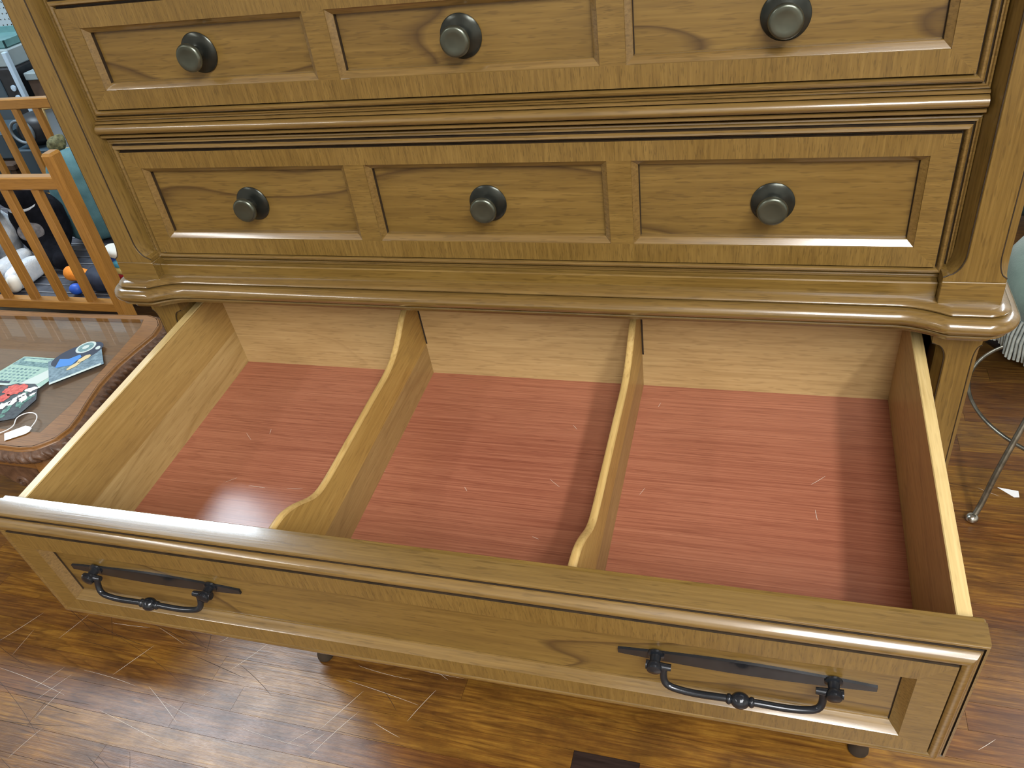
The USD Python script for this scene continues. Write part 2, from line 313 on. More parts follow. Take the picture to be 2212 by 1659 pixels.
def slivers(n, seed, wid, len_, ang, spread, zone):
    r = random.Random(seed); out_ = []
    for i in range(n):
        cx_, cy_ = r.uniform(*zone[0]), r.uniform(*zone[1]); a = math.radians(r.gauss(ang, spread)); l_ = r.uniform(*len_); w_ = r.uniform(*wid); bend = r.uniform(-0.05, 0.05) * l_
        c_, s_ = math.cos(a), math.sin(a); pts = []
        for t in np.linspace(-0.5, 0.5, 7): pts.append((cx_ + c_ * t * l_ - s_ * bend * (t * t * 4 - 1) * 0.5, cy_ + s_ * t * l_ + c_ * bend * (t * t * 4 - 1) * 0.5, w_ * (1 - abs(2 * t) ** 3) + 0.0001))
        P2 = np.array([(x_ - s_ * h_, y_ + c_ * h_) for x_, y_, h_ in pts] + [(x_ + s_ * h_, y_ - c_ * h_) for x_, y_, h_ in reversed(pts)])
        f_ = [[k_, 13 - k_, k_ + 1] for k_ in range(6)] + [[k_ + 1, 13 - k_, 12 - k_] for k_ in range(6)]
        out_.append(trimesh.Trimesh(np.c_[P2, np.full(14, 0.00012 + 0.00002 * (i % 3))], f_, process=False))
    m = trimesh.util.concatenate(out_)
    if m.face_normals[:, 2].sum() < 0: m.invert()
    return m
ZL, ZR = ((-1.25, -0.25), (-0.36, 0.05)), ((0.60, 0.95), (0.05, 0.75))
plain('scratch_pale', (0.60, 0.56, 0.50), 0.6); plain('scratch_dark', (0.035, 0.018, 0.010), 0.6)
obj('pale_scratches', [slivers(20, 1, (0.00012, 0.00036), (0.03, 0.12), 68, 16, ZL), slivers(14, 2, (0.00010, 0.00028), (0.05, 0.2), -6, 10, ZL), slivers(12, 3, (0.0001, 0.0003), (0.01, 0.05), 10, 40, ZR)], 'scratch_pale', fl, smooth=False, kind='stuff', label='fine pale scratches')
obj('dark_scratches', [slivers(24, 4, (0.00015, 0.00045), (0.06, 0.28), -14, 9, ZL), slivers(8, 5, (0.00015, 0.0004), (0.04, 0.15), -36, 14, ZL), slivers(14, 6, (0.00015, 0.00045), (0.04, 0.16), -25, 14, ZR)], 'scratch_dark', fl, smooth=False, kind='stuff', label='dark gouged scratches')
for (xa, xb, ya, yb) in ((-4.4, 3.4, -4.6, row0 - 0.0007), (-4.4, 3.4, row0 + 37 * PWD, 4.0), (1.751, 3.4, row0, row0 + 37 * PWD - 0.0007), (-4.4, -3.2, row0, row0 + 37 * PWD - 0.0007)):
    b = box(xa, xb, ya, yb, -0.018, -0.0002)
    obj('far_boards', b, 'floor_a', fl, smooth=False, kind='stuff')
obj('wall_back', box(-4.5, 3.5, 4.0, 4.1, 0, 3.1), 'wall_paint', kind='structure', smooth=False)
obj('wall_left', box(-4.5, -4.4, -4.6, 4.0, 0, 3.1), 'wall_paint', kind='structure', smooth=False)
obj('wall_right', box(3.4, 3.5, -4.6, 4.0, 0, 3.1), 'wall_paint', kind='structure', smooth=False)
obj('wall_front', box(-4.5, 3.5, -4.7, -4.6, 0, 3.1), 'wall_paint', kind='structure', smooth=False)
obj('ceiling', box(-4.5, 3.5, -4.7, 4.1, 3.1, 3.2), 'ceiling_paint', kind='structure', smooth=False)

# ================================================================== chest of drawers
CH = thing('chest_of_drawers', 'tall olive-brown wooden chest of drawers with its waist drawer pulled open', 'chest of drawers')
# upper posts with stopped chamfers
def post(side, z0, z1, flat0, flat1, yf, inner, outer, yin, yout, stop0=None, stop1=None, yb=0.05, fl_in=None):
    """corner post: rings up z; chamfers run out (lamb's tongue) towards stop0 / stop1"""
    zs = [z0]
    if stop0 is not None: zs += list(np.linspace(stop0[0], stop0[1], 9))
    if stop1 is not None: zs += list(np.linspace(stop1[0], stop1[1], 9))
    zs.append(z1); rings = []
    for z in zs:
        k = 1.0
        if stop0 is not None: k = min(k, max(0, min(1, (z - stop0[0]) / (stop0[1] - stop0[0]))))
        if stop1 is not None: k = min(k, max(0, min(1, (stop1[1] - z) / (stop1[1] - stop1[0]))))
        k = math.sqrt(max(0, 1 - (1 - k) ** 2)) if k < 1 else 1
        fi = inner if fl_in is None else fl_in
        a = fi + (flat0 - fi) * k; b = outer + (flat1 - outer) * k
        ring = [(fi + (inner - fi) * k, yb), (fi + (inner - fi) * k, yf + (yin - yf) * k), (a, yf + (0.0012 if k > 0 else 0)), (a + 0.0012 * k, yf), (b - 0.0008 * k, yf), (b, yf + 0.0012 * k), (outer, yf + (yout - yf) * k), (outer, yb)]
        rings.append([(side * x, y, z) for x, y in ring])
    v = np.array(rings).reshape(-1, 3); n = 8; f = []
    for i in range(len(rings) - 1):
        for j in range(n):
            k2 = (j + 1) % n; f.append([i * n + j, i * n + k2, (i + 1) * n + k2, (i + 1) * n + j])
    f = np.array(f); f = np.vstack([f[:, [0, 1, 2]], f[:, [0, 2, 3]]])
    last = (len(rings) - 1) * n
    f = np.vstack([f, [[0, j + 1, j] for j in range(1, n - 1)], [[last, last + j, last + j + 1] for j in range(1, n - 1)]])
    m = trimesh.Trimesh(v, f, process=False)
    if m.volume < 0: m.invert()
    ln = []
    for i in (2, 5):
        q = np.array([r[i] for r in rings])[1:-1 if stop1 is not None else None]
        ln.append(tube(q + [side * (0.0002 if i == 5 else -0.0002), -0.0001, 0], 0.0007, 6))
    return m, ln
for s in (-1, 1):
    pm, ln = post(s, 0.9325, 1.30, 0.4855, 0.5147, -0.017, 0.4775, 0.524, 0.004, -0.008, stop0=(0.937, 0.962), fl_in=0.4685)
    up_ = obj('upper_post', pm, 'veneer_post', CH, smooth=25)
    for l_ in ln: obj('groove_line', l_, 'groove_dark', up_, smooth=True)
    obj('post_block', box(min(s * 0.468, s * 0.5245), max(s * 0.468, s * 0.5245), -0.0175, 0.05, 0.9065, 0.932, 0.0007), 'veneer_rail', CH, smooth=False)
    pm, ln = post(s, 0.045, 0.868, 0.491, 0.5175, 0.004, 0.484, 0.5235, 0.02, 0.012, stop1=(0.823, 0.845), stop0=(0.09, 0.11), fl_in=0.476)
    lp_ = obj('lower_post', pm, 'veneer_post', CH, smooth=25)
    for l_ in ln: obj('groove_line', l_, 'groove_dark', lp_, smooth=True)
    obj('foot', lathe([(0.0, 0.0), (0.014, 0.0), (0.0165, 0.004), (0.016, 0.012), (0.0125, 0.02), (0.011, 0.03), (0.0135, 0.038), (0.017, 0.045), (0.0, 0.045)], 24).apply_translation((s * 0.5035, 0.022, 0)), 'dark_inside', CH, label='dark turned foot under the front post')
    obj('foot', lathe([(0.0, 0.0), (0.014, 0.0), (0.0165, 0.004), (0.016, 0.012), (0.0125, 0.02), (0.011, 0.03), (0.0135, 0.038), (0.017, 0.045), (0.0, 0.045)], 24).apply_translation((s * 0.5035, 0.46, 0)), 'dark_inside', CH)
    obj('upper_side', box(min(s * 0.505, s * 0.522), max(s * 0.505, s * 0.522), 0.05, 0.48, 0.90, 1.30), 'veneer_post', CH, smooth=False)
    obj('lower_side', box(min(s * 0.505, s * 0.522), max(s * 0.505, s * 0.522), 0.05, 0.48, 0.045, 0.868), 'veneer_post', CH, smooth=False)
obj('back_board', box(-0.505, 0.505, 0.47, 0.48, 0.06, 1.30), 'dark_inside', CH, smooth=False)
obj('top_board', box(-0.545, 0.545, -0.035, 0.49, 1.30, 1.325, 0.006), 'veneer_rail', CH, smooth=False)
for z in (0.640, 0.430, 0.220, 0.07):
    obj('dust_panel', box(-0.505, 0.505, 0.03, 0.47, z, z + 0.012), 'dark_inside', CH, smooth=False)
    obj('drawer_rail', box(-0.484, 0.484, 0.012, 0.035, z - 0.004, z + 0.016, 0.002), 'veneer_rail', CH, smooth=False)
obj('dust_panel', box(-0.505, 0.505, 0.03, 0.47, 0.885, 0.905), 'dark_inside', CH, smooth=False)
obj('bottom_rail', box(-0.4685, 0.4685, -0.005, 0.03, 0.9065, 0.9235, 0.0012), 'veneer_rail', CH, smooth=False)

# rail with half-round bead between the two closed drawers
def strip_profile(pts, x0, x1, seg=None):
    v = np.array([(x, y, z) for x in (x0, x1) for y, z in pts]); n = len(pts)
    f = np.array([[j, j + 1, n + j + 1, n + j] for j in (range(n - 1) if seg is None else seg)]); f = np.vstack([f[:, [0, 1, 2]], f[:, [0, 2, 3]]])
    caps = [[0, j + 1, j] for j in range(1, n - 1)] + [[n, n + j, n + j + 1] for j in range(1, n - 1)]
    m = trimesh.Trimesh(v, f if seg is not None and len(seg) < 8 else np.vstack([f, caps]), process=False)
    if STRIP_FLIP: m.invert()
    m.remove_unreferenced_vertices()
    return m
STRIP_FLIP = False
def bead(yc, zt, zb, bulge, n=12):
    return [(yc - bulge * math.sin(PI * i / n) , (zt + zb) / 2 + (zt - zb) / 2 * math.cos(PI * i / n)) for i in range(n + 1)]
def rail_profile(dz):
    p = [(0.025, 1.1138), (-0.0005, 1.1138), (-0.0018, 1.1132), (-0.0018, 1.1113), (-0.0008, 1.1106), (0.0035, 1.1103)]
    p += bead(0.0, 1.1098, 1.0985, 0.0068)
    p += [(0.0035, 1.098), (0.0, 1.0973), (-0.002, 1.0965), (-0.002, 1.0943), (-0.001, 1.0935), (0.025, 1.0935)]
    return [(y, z + dz) for y, z in p]
RG = [4, 5, 18, 19]
for dz_ in (0, 0.170):
    dr = obj('divider_rail', strip_profile(rail_profile(dz_), -0.4775, 0.4775, others(len(rail_profile(0)), RG)), 'moulding', CH, smooth=40)
    obj('groove_line', strip_profile(rail_profile(dz_), -0.4775, 0.4775, RG), 'groove_dark', dr, smooth=40, label='dark groove line beside the half-round bead')

# waist moulding
half = [(0.0, -0.005), (0.30, -0.005)] + [(0.43 + 0.052 * t, -0.005 - 0.015 * t * t) for t in np.linspace(0, 1, 10)]
half += [(0.4835, -0.0205), (0.513, -0.0205)] + arc(0.513, -0.0095, 0.011, -90, 0, 8)[1:] + [(0.524, 0.10), (0.524, 0.48)]
full = [(-x, y) for x, y in reversed(half)] + half[1:]
prof = [(-0.012, 0.9078), (0.0, 0.9078), (0.003, 0.9076), (0.007, 0.9066), (0.0105, 0.9046), (0.0118, 0.9030), (0.0112, 0.9015), (0.0085, 0.9008), (0.0085, 0.9000)]
prof += [(0.0085 + 0.0135 * math.sin(PI * i / 14) ** 0.8, 0.8908 + 0.0090 * math.cos(PI * i / 14)) for i in range(0, 15)]
prof += [(0.0070, 0.8814), (0.0122, 0.8808), (0.0138, 0.8800), (0.0142, 0.8790), (0.0142, 0.8778), (0.0125, 0.8766), (0.006, 0.8762), (0.003, 0.868), (-0.012, 0.868)]
WG = [6, 7, 8, len(prof) - 10, len(prof) - 9]
wm = obj('waist_moulding', path_sweep(full, prof, others(len(prof), WG)), 'moulding', CH, smooth=35)
obj('groove_line', path_sweep(full, prof, WG), 'groove_dark', wm, smooth=35, label='dark groove line along the waist moulding')
obj('base_rail', box(-0.476, 0.476, 0.008, 0.03, 0.05, 0.09, 0.002), 'veneer_rail', CH, smooth=False)

# ---- drawer fronts
BEAD_IN = [(0.0, 0.0002), (0.0003, 0.0050), (0.0017, 0.0050), (0.0024, 0.0012), (0.0042, -0.0006), (0.0060, -0.0002), (0.0078, 0.0018), (0.0085, 0.0062), (0.0096, 0.0062), (0.0102, 0.0034), (0.0116, 0.0036), (0.0122, 0.0052), (0.0130, 0.0042), (0.0144, 0.0046), (0.0152, 0.0062), (0.0152, 0.022)]
BEAD_OUT = [(0.0, 0.0002), (0.0003, 0.0042), (0.0013, 0.0042), (0.0018, 0.0018), (0.0035, 0.0004), (0.0060, 0.0), (0.0085, 0.0008), (0.0108, 0.0028), (0.0126, 0.0056), (0.0132, 0.0072), (0.0146, 0.0074), (0.0148, 0.0095), (0.0160, 0.0098), (0.0166, 0.0082), (0.0186, 0.0084), (0.0195, 0.0102), (0.0195, 0.030)]
PANEL_IN = [(0.0, 0.0), (-0.0004, 0.0012), (-0.0010, 0.0016), (-0.0062, 0.0054), (-0.0066, 0.0064), (-0.0068, 0.0102), (-0.0074, 0.01015)]
PANEL_LOW = [(0.0, 0.0), (-0.0005, 0.0008), (-0.0042, 0.0049), (-0.0050, 0.0055), (-0.0080, 0.0088), (-0.0083, 0.0102), (-0.0090, 0.01015)]
GROOVES = {len(BEAD_IN): [0, 1, 6, 7], len(BEAD_OUT): [0, 1, 10, 11, 12]}
def prism_xz(pts, y0, y1): return extr(pts, y0, y1, 'xz')
def cells(m): # soft arris not needed on veneer joints
    return m
def drawer_front(parent, xf, zb, zt, openings, oz0, oz1, prof_, yf, pan=None):
    """rails, stiles, muntins, panels and mouldings of one front; yf: depth of the face"""
    xo = openings[-1][1]; pan = pan or PANEL_IN
    T = 0.014
    obj('rail', prism_xz([(-xf, zt), (xf, zt), (xo, oz1), (-xo, oz1)], yf, yf + T), 'veneer_cross_z', parent, smooth=False)
    obj('rail', prism_xz([(-xf, zb), (-xo, oz0), (xo, oz0), (xf, zb)], yf, yf + T), 'veneer_cross_z', parent, smooth=False)
    for s in (-1, 1):
        obj('stile', prism_xz([(s * xf, zb), (s * xf, zt), (s * xo, oz1), (s * xo, oz0)], yf, yf + T), 'veneer_cross_x', parent, smooth=False)
    for a, b in zip(openings[:-1], openings[1:]):
        obj('muntin', prism_xz([(a[1], oz0), (b[0], oz0), (b[0], oz1), (a[1], oz1)], yf, yf + T), 'veneer_cross_x', parent, smooth=False)
    for a, b in openings:
        obj('panel', box(a + 0.004, b - 0.004, yf + 0.0102, yf + T, oz0 + 0.004, oz1 - 0.004), 'veneer_panel', parent, smooth=False)
        obj('panel_moulding', [frame_sweep(a, b, oz0, oz1, pan, yf, [0, 1, 2, 3]), frame_sweep(a, b, oz0, oz1, pan, yf, [4, 5], (0,))], 'moulding', parent, smooth=35)
        obj('groove_line', frame_sweep(a, b, oz0, oz1, pan, yf, [4, 5], (1, 2, 3)), 'groove_dark', parent, smooth=35)
    obj('bead_moulding', frame_sweep(-xf, xf, zb, zt, prof_, yf, others(len(prof_), GROOVES[len(prof_)])), 'moulding', parent, smooth=35)
    obj('groove_line', frame_sweep(-xf, xf, zb, zt, prof_, yf, GROOVES[len(prof_)]), 'groove_dark', parent, smooth=35)
ROS = [(0.0, 0.0), (0.0205, 0.0), (0.0215, 0.0008), (0.0216, 0.0018), (0.0205, 0.0030), (0.017, 0.0042), (0.011, 0.0055), (0.0085, 0.0065)]
KNB = ROS + [(0.0076, 0.0090), (0.0076, 0.0135), (0.0092, 0.0150), (0.0128, 0.0164), (0.0146, 0.0182), (0.0151, 0.0202), (0.0148, 0.0222), (0.0137, 0.0236), (0.0121, 0.0242), (0.0085, 0.0238), (0.004, 0.0236), (0.0, 0.0236)]
OPEN3 = [(-0.44, -0.1630), (-0.1380, 0.1380), (0.1630, 0.44)]
def closed_drawer(zb, zt, oz0, oz1, zk, yf):
    d = obj('drawer', box(-0.470, 0.470, yf + 0.0135, yf + 0.34, zb - 0.009, zt + 0.009), 'oak_side', CH, smooth=False)
    drawer_front(d, 0.4625, zb, zt, OPEN3, oz0, oz1, BEAD_IN, yf)
    for x in (-0.3041, 0, 0.3041):
        k = lathe(ROS + [(0.0076, 0.0090), (0.0, 0.0090)], 56, '-y'); k.apply_translation((x, yf + 0.0102, zk))
        if k.volume < 0: k.invert()
        obj('backplate', k, 'backplate_dark_reflect', d, smooth=32, label='flared round backplate behind the knob, dark reflection put into its colour')
        k = lathe([(0.0, 0.0085)] + KNB[len(ROS):], 56, '-y'); k.apply_translation((x, yf + 0.0102, zk))
        if k.volume < 0: k.invert()
        obj('knob', k, 'antique_metal', d, smooth=32, label='round antique metal knob')
closed_drawer(0.9385, 1.0750, 0.9598, 1.0545, 1.0040, 0.0)
closed_drawer(1.1290, 1.2400, 1.1503, 1.2190, 1.1836, -0.004)
for zb in (0.4665, 0.2565, 0.1065):          # closed drawers in the lower case
    zt = zb + (0.1375 if zb > 0.2 else 0.09)
    d = obj('drawer', box(-0.466, 0.466, 0.03, 0.36, zb - 0.009, zt + 0.009), 'oak_side', CH, smooth=False)
    drawer_front(d, 0.4560, zb, zt, [(-0.43, 0.43)], zb + 0.024, zt - 0.026, BEAD_IN, 0.014)

# ---- the open drawer (own frame: slides out 0.36 m and droops a little)
def bail_handle(parent, cx, yp, zc):
    zc0 = zc
    plate = []
    n = 25
    for i in range(n):
        t = -1 + 2 * i / (n - 1); h = 0.0032 + 0.0058 * (1 - abs(t) ** 1.7)
        plate.append((cx + 0.109 * t, h))
    pts = [(x, zc0 + h) for x, h in plate] + [(x, zc0 - h) for x, h in reversed(plate)]
    parts = [extr(pts, yp - 0.0026, yp + 0.0004, 'xz')]
    obj('handle_plate', parts, 'black_metal', parent, smooth=30, label='long dark metal backplate tapering to both ends')
    b = []
    for s in (-1, 1):
        px = cx + s * 0.0745
        b.append(lathe([(0.0, 0), (0.0075, 0), (0.0075, 0.002), (0.005, 0.003), (0.0045, 0.0095), (0.0062, 0.0105), (0.0072, 0.0135), (0.0062, 0.0168), (0.003, 0.018), (0.0, 0.0182)], 20, '-y').apply_translation((px, yp - 0.002, zc0 + 0.003)))
        b.append(tube([(px + s * 0.0075, yp - 0.0135, zc0 + 0.003), (px - s * 0.0145, yp - 0.0135, zc0 + 0.003)], [0.0042, 0.0030], 12))
    yb = yp - 0.0135
    ctrl = [(-0.066, 0, 0.003), (-0.0665, -0.0025, -0.006), (-0.064, -0.006, -0.0135), (-0.054, -0.008, -0.0168), (-0.02, -0.0088, -0.0175), (0.02, -0.0088, -0.0175), (0.054, -0.008, -0.0168), (0.064, -0.006, -0.0135), (0.0665, -0.0025, -0.006), (0.066, 0, 0.003)]
    b.append(tube([(cx + x, yb + y, zc0 + z) for x, y, z in curve(ctrl, 60)], 0.0033, 14))
    b.append(ball((cx, yb - 0.0088, zc0 - 0.0175), 0.0074, 3, (1.15, 1, 1)))
    for s in (-1, 1): b.append(ball((cx + s * 0.0095, yb - 0.0088, zc0 - 0.0175), 0.0048, 2, (0.7, 1, 1)))
    for m in b:
        if m.volume < 0: m.invert()
    obj('handle', b, 'black_metal', parent, smooth=40, label='dark metal bail handle with a ball at its middle')
D = -0.3626
od = obj('drawer', [box(-0.483, 0.483, D + 0.0150, -0.3268, 0.663, 0.8190, 0.0)], 'veneer_rail', CH, smooth=False, label='open drawer with red-brown bottom and two scooped dividers')
x = UsdGeom.Xformable(od)
x.AddTranslateOp().Set(Gf.Vec3d(-0.006, 0, 0.72)); x.AddRotateZOp().Set(0.2146); x.AddRotateXOp().Set(3.4124)
LOW = -0.72
def L(m): return m.apply_translation((0, 0, LOW)) if not isinstance(m, list) else [a.apply_translation((0, 0, LOW)) for a in m]
_v = UsdGeom.Mesh(od).GetPointsAttr().Get(); UsdGeom.Mesh(od).GetPointsAttr().Set(Vt.Vec3fArray([Gf.Vec3f(p[0], p[1], p[2] + LOW) for p in _v]))
_o = obj
def objL(name, m, *a, **k):
    if isinstance(m, (list, tuple)): m = trimesh.util.concatenate(list(m))
    m = m.copy(); m.apply_translation((0, 0, LOW)); return _o(name, m, *a, **k)
obj = objL
drawer_front(od, 0.4655, 0.680, 0.8195, [(-0.44, 0.44)], 0.7025, 0.7950, BEAD_OUT, D, PANEL_LOW)
obj('top_edge', box(-0.4848, 0.4848, D + 0.0112, -0.3266, 0.8185, 0.8382, 0.0016), 'veneer_rail', od, smooth=False, label='broad flat top edge of the open drawer front')
for cx in (-0.3095, 0.3075): bail_handle(od, cx, D + 0.0102, 0.7575)
YB, ZB = 0.0929, 0.6876
# sides made of two glued boards each
for s in (-1, 1):
    xi, xo_ = 0.4672, 0.4788
    def sb(z0, z1, c=0): return box(min(s * xi, s * xo_), max(s * xi, s * xo_), -0.327, 0.107, z0, z1, c)
    if s < 0:
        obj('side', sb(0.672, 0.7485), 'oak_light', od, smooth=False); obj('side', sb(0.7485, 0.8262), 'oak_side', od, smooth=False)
    else:
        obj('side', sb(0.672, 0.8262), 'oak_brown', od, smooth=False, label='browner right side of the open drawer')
    obj('side_edge', box(min(s * (xi - 0.0002), s * (xo_ + 0.0002)), max(s * (xi - 0.0002), s * (xo_ + 0.0002)), -0.327, 0.107, 0.8262, 0.8285, 0.0009), 'oak_pale', od, smooth=False, label='pale worn top edge of the drawer side')
obj('back', box(-0.4672, 0.4672, YB, YB + 0.012, 0.672, 0.755), 'oak_side_x', od, smooth=False)
obj('back', box(-0.4672, 0.4672, YB, YB + 0.012, 0.755, 0.787), 'oak_side_x', od, smooth=False)
obj('back', box(-0.4672, 0.4672, YB, YB + 0.012, 0.787, 0.822), 'oak_side_x', od, smooth=False)
obj('bottom', box(-0.470, 0.470, -0.328, 0.10, 0.682, ZB), 'mahogany', od, smooth=False, label='red-brown mahogany drawer bottom')
sm_ = slivers(16, 9, (0.00008, 0.0002), (0.008, 0.026), 70, 45, ((-0.45, 0.45), (-0.24, 0.07))); sm_.apply_translation((0, 0, ZB + 0.0001))
obj('scratch', sm_, 'scratch_pale', od, smooth=False, kind='stuff', label='short pale scratches on the drawer bottom')
def divider(cx):
    t = 0.0040
    ctrl = [(-0.3266, 0.8262), (-0.317, 0.8258), (-0.300, 0.8235), (-0.285, 0.8175), (-0.268, 0.8070), (-0.250, 0.7945), (-0.235, 0.7880), (-0.215, 0.7855), (-0.17, 0.7852), (-0.12, 0.7852), (-0.06, 0.7852), (-0.02, 0.7862), (0.0, 0.7905), (0.02, 0.7990), (0.04, 0.8110), (0.055, 0.8195), (0.07, 0.8240), (YB - 0.001, 0.8255)]
    top = curve(ctrl, 70)
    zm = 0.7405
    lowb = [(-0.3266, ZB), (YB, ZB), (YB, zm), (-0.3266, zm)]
    obj('divider', [extr(lowb, cx - t, cx + t, 'yz')], 'oak_darker', od, smooth=False)
    ring = [(-0.3266, zm), (YB, zm)] + [tuple(p) for p in top[::-1]]
    m = extr(ring, cx - t, cx + t, 'yz')
    dv = obj('divider', m, 'oak_gold', od, smooth=30, label='scooped upper board of a drawer divider')
    # rounded pale top edge
    v, f = [], []; n = 9
    for p in top:
        for i in range(n):
            a = PI * i / (n - 1); v.append((cx + (t + 0.0003) * math.cos(a), p[0], p[1] - 0.0008 + 0.0028 * math.sin(a)))
    for i in range(len(top) - 1):
        for j in range(n - 1):
            f.append([i * n + j, i * n + j + 1, (i + 1) * n + j + 1, (i + 1) * n + j])
    f = np.array(f); f = np.vstack([f[:, [0, 1, 2]], f[:, [0, 2, 3]]])
    m = trimesh.Trimesh(np.array(v), f, process=False)
    if m.face_normals[:, 2].sum() < 0: m.invert()
    obj('divider_edge', m, 'oak_rim', od, smooth=40)
divider(-0.155); divider(0.155)
for cx in (-0.155, 0.155):   # dark dado slot at the back board
    obj('slot', box(cx + 0.0041, cx + 0.0062, YB - 0.0004, YB + 0.001, 0.742, 0.822), 'dark_inside', od, smooth=False, label='dark slot beside the divider in the back board')
obj = _o

# ================================================================== coffee table (left)
TZ = 0.455
CT = thing('coffee_table', 'carved brown coffee table with a glass top holding picture cards', 'coffee table')
def table_outline(grow=0.0):
    pts = [(-2.15, 0.555), (-1.50, 0.552), (-1.30, 0.552), (-1.20, 0.556), (-1.11, 0.560), (-1.075, 0.548), (-1.050, 0.520), (-1.040, 0.480), (-1.046, 0.42), (-1.050, 0.36), (-1.043, 0.29), (-1.028, 0.235), (-1.012, 0.185), (-1.004, 0.145), (-1.012, 0.112), (-1.042, 0.082), (-1.075, 0.0745), (-1.16, 0.0765), (-1.4, 0.078), (-2.15, 0.078)]
    from shapely.geometry import Polygon
    P = Polygon(pts).buffer(grow, join_style=1, quad_segs=4)
    return P
from shapely.geometry import Polygon
def pmesh(P, z0, z1):
    m = trimesh.creation.extrude_polygon(P, z1 - z0, engine='earcut'); m.apply_translation((0, 0, z0)); return m
glass_poly = Polygon([(-2.15, 0.523), (-1.60, 0.523), (-1.112, 0.536), (-1.098, 0.505), (-1.083, 0.40), (-1.072, 0.30), (-1.060, 0.22), (-1.062, 0.125), (-2.15, 0.120)])
obj('table_border', pmesh(table_outline(-0.006).difference(glass_poly), TZ - 0.012, TZ), 'table_wood', CT, smooth=False)
obj('table_panel', pmesh(glass_poly.buffer(0.003), TZ - 0.016, TZ - 0.009), 'table_panel', CT, smooth=False)
obj('glass_pane', pmesh(glass_poly.buffer(-0.0006), TZ - 0.0045, TZ + 0.0005), 'glass', CT, smooth=False, label='clear glass pane set into the table top')
# stepped lip and carved gadroon edge
out = np.array(table_outline(0.0).exterior.coords)[:-1]
if table_outline().exterior.is_ccw: out = out[::-1]
def resample(P, step):
    P = np.vstack([P, P[:1]]); s = np.r_[0, np.cumsum(np.linalg.norm(np.diff(P, axis=0), axis=1))]; n = int(s[-1] / step)
    t = np.linspace(0, s[-1], n, endpoint=False); return np.stack([np.interp(t, s, P[:, 0]), np.interp(t, s, P[:, 1])], 1), t
# keep only the exposed stretch (x > -2.1)
def edge_band(profile, step, carve, amp):
    ring = np.array(table_outline(0.0).exterior.coords)[:-1]
    if not table_outline().exterior.is_ccw: ring = ring[::-1]
    P, t = resample(ring, step); d = np.roll(P, -1, 0) - np.roll(P, 1, 0); d /= np.linalg.norm(d, axis=1, keepdims=True); nn = np.stack([d[:, 1], -d[:, 0]], 1)
    k = len(profile); v = []
    for i in range(len(P)):
        for j, (o, z) in enumerate(profile):
            w = math.sin(PI * j / (k - 1)) if carve else 0
            ph = t[i] / 0.017 * 2 * PI + z * 230
            o2 = o + w * amp * (0.7 * abs(math.sin(ph / 2)) ** 0.7 + 0.3 * (meshkit.noise(np.array([P[i, 0] * 160, P[i, 1] * 160, z * 220]), 3)) - 0.5)
            v.append((P[i, 0] + nn[i, 0] * o2, P[i, 1] + nn[i, 1] * o2, z))
    f = []
    for i in range(len(P)):
        i2 = (i + 1) % len(P)
        for j in range(k - 1): f.append([i * k + j, i * k + j + 1, i2 * k + j + 1, i2 * k + j])
    f = np.array(f); f = np.vstack([f[:, [0, 1, 2]], f[:, [0, 2, 3]]])
    m = trimesh.Trimesh(np.array(v), f, process=False); m.invert(); return m
mm = edge_band([(-0.007, TZ), (-0.004, TZ), (-0.0025, TZ - 0.0012), (-0.0022, TZ - 0.004), (0.0, TZ - 0.005), (0.0015, TZ - 0.0075)], 0.012, False, 0)
obj('table_lip', mm, 'table_wood', CT, smooth=35)
mm = edge_band([(0.001, TZ - 0.0072), (0.006, TZ - 0.010), (0.0105, TZ - 0.014), (0.0125, TZ - 0.019), (0.0125, TZ - 0.024), (0.0105, TZ - 0.029), (0.006, TZ - 0.033), (-0.001, TZ - 0.035), (-0.03, TZ - 0.035)], 0.0020, True, 0.0105)
obj('carved_edge', mm, 'carved_wood', CT, smooth=50, label='dark carved leaf border around the table edge')
obj('apron', pmesh(table_outline(-0.016).difference(table_outline(-0.034)), 0.385, TZ - 0.034), 'table_wood', CT, smooth=False)
obj('under_top', pmesh(table_outline(-0.012), TZ - 0.034, TZ - 0.0165), 'table_panel', CT, smooth=False)
# carved skirt with scrolls along the front, corner legs
sk = [(-2.1, 0.386)]
for i in range(60):
    x_ = -2.1 + (1.02 + 0.0) * i / 59
    sk.append((x_, 0.350 - 0.020 * math.cos((x_ + 1.13) * 34) - 0.012 * math.exp(-((x_ + 1.085) / 0.03) ** 2)))
sk.append((-1.08, 0.386))
obj('carved_skirt', extr([(a, b) for a, b in sk], 0.088, 0.102, 'xz'), 'carved_wood', CT, smooth=False, label='grey-brown carved skirt below the apron')
def scroll(cx, cz, r0, turns, y, rad):
    pts = [(cx + (r0 * (1 - t * 0.85)) * math.cos(2 * PI * turns * t), y, cz + (r0 * (1 - t * 0.85)) * math.sin(2 * PI * turns * t)) for t in np.linspace(0, 1, 60)]
    return tube(pts, rad, 8)
obj('scroll', [scroll(-1.072, 0.352, 0.024, 1.6, 0.088, 0.005), ball((-1.072, 0.092, 0.352), 0.02, 2, (1, 0.5, 1)), scroll(-1.140, 0.345, 0.014, 1.3, 0.088, 0.004)], 'carved_wood', CT)
for lx, ly in ((-1.07, 0.12), (-1.09, 0.50), (-2.08, 0.13), (-2.08, 0.50)):
    obj('table_leg', tube(curve([(lx, ly, 0.40), (lx + 0.01, ly - 0.01 if ly < 0.3 else ly + 0.01, 0.30), (lx - 0.01, ly, 0.14), (lx + 0.02, ly - 0.02 if ly < 0.3 else ly + 0.02, 0.014)], 24), np.r_[np.linspace(0.032, 0.016, 20), 0.018, 0.02, 0.02, 0.014], 14), 'table_wood', CT)

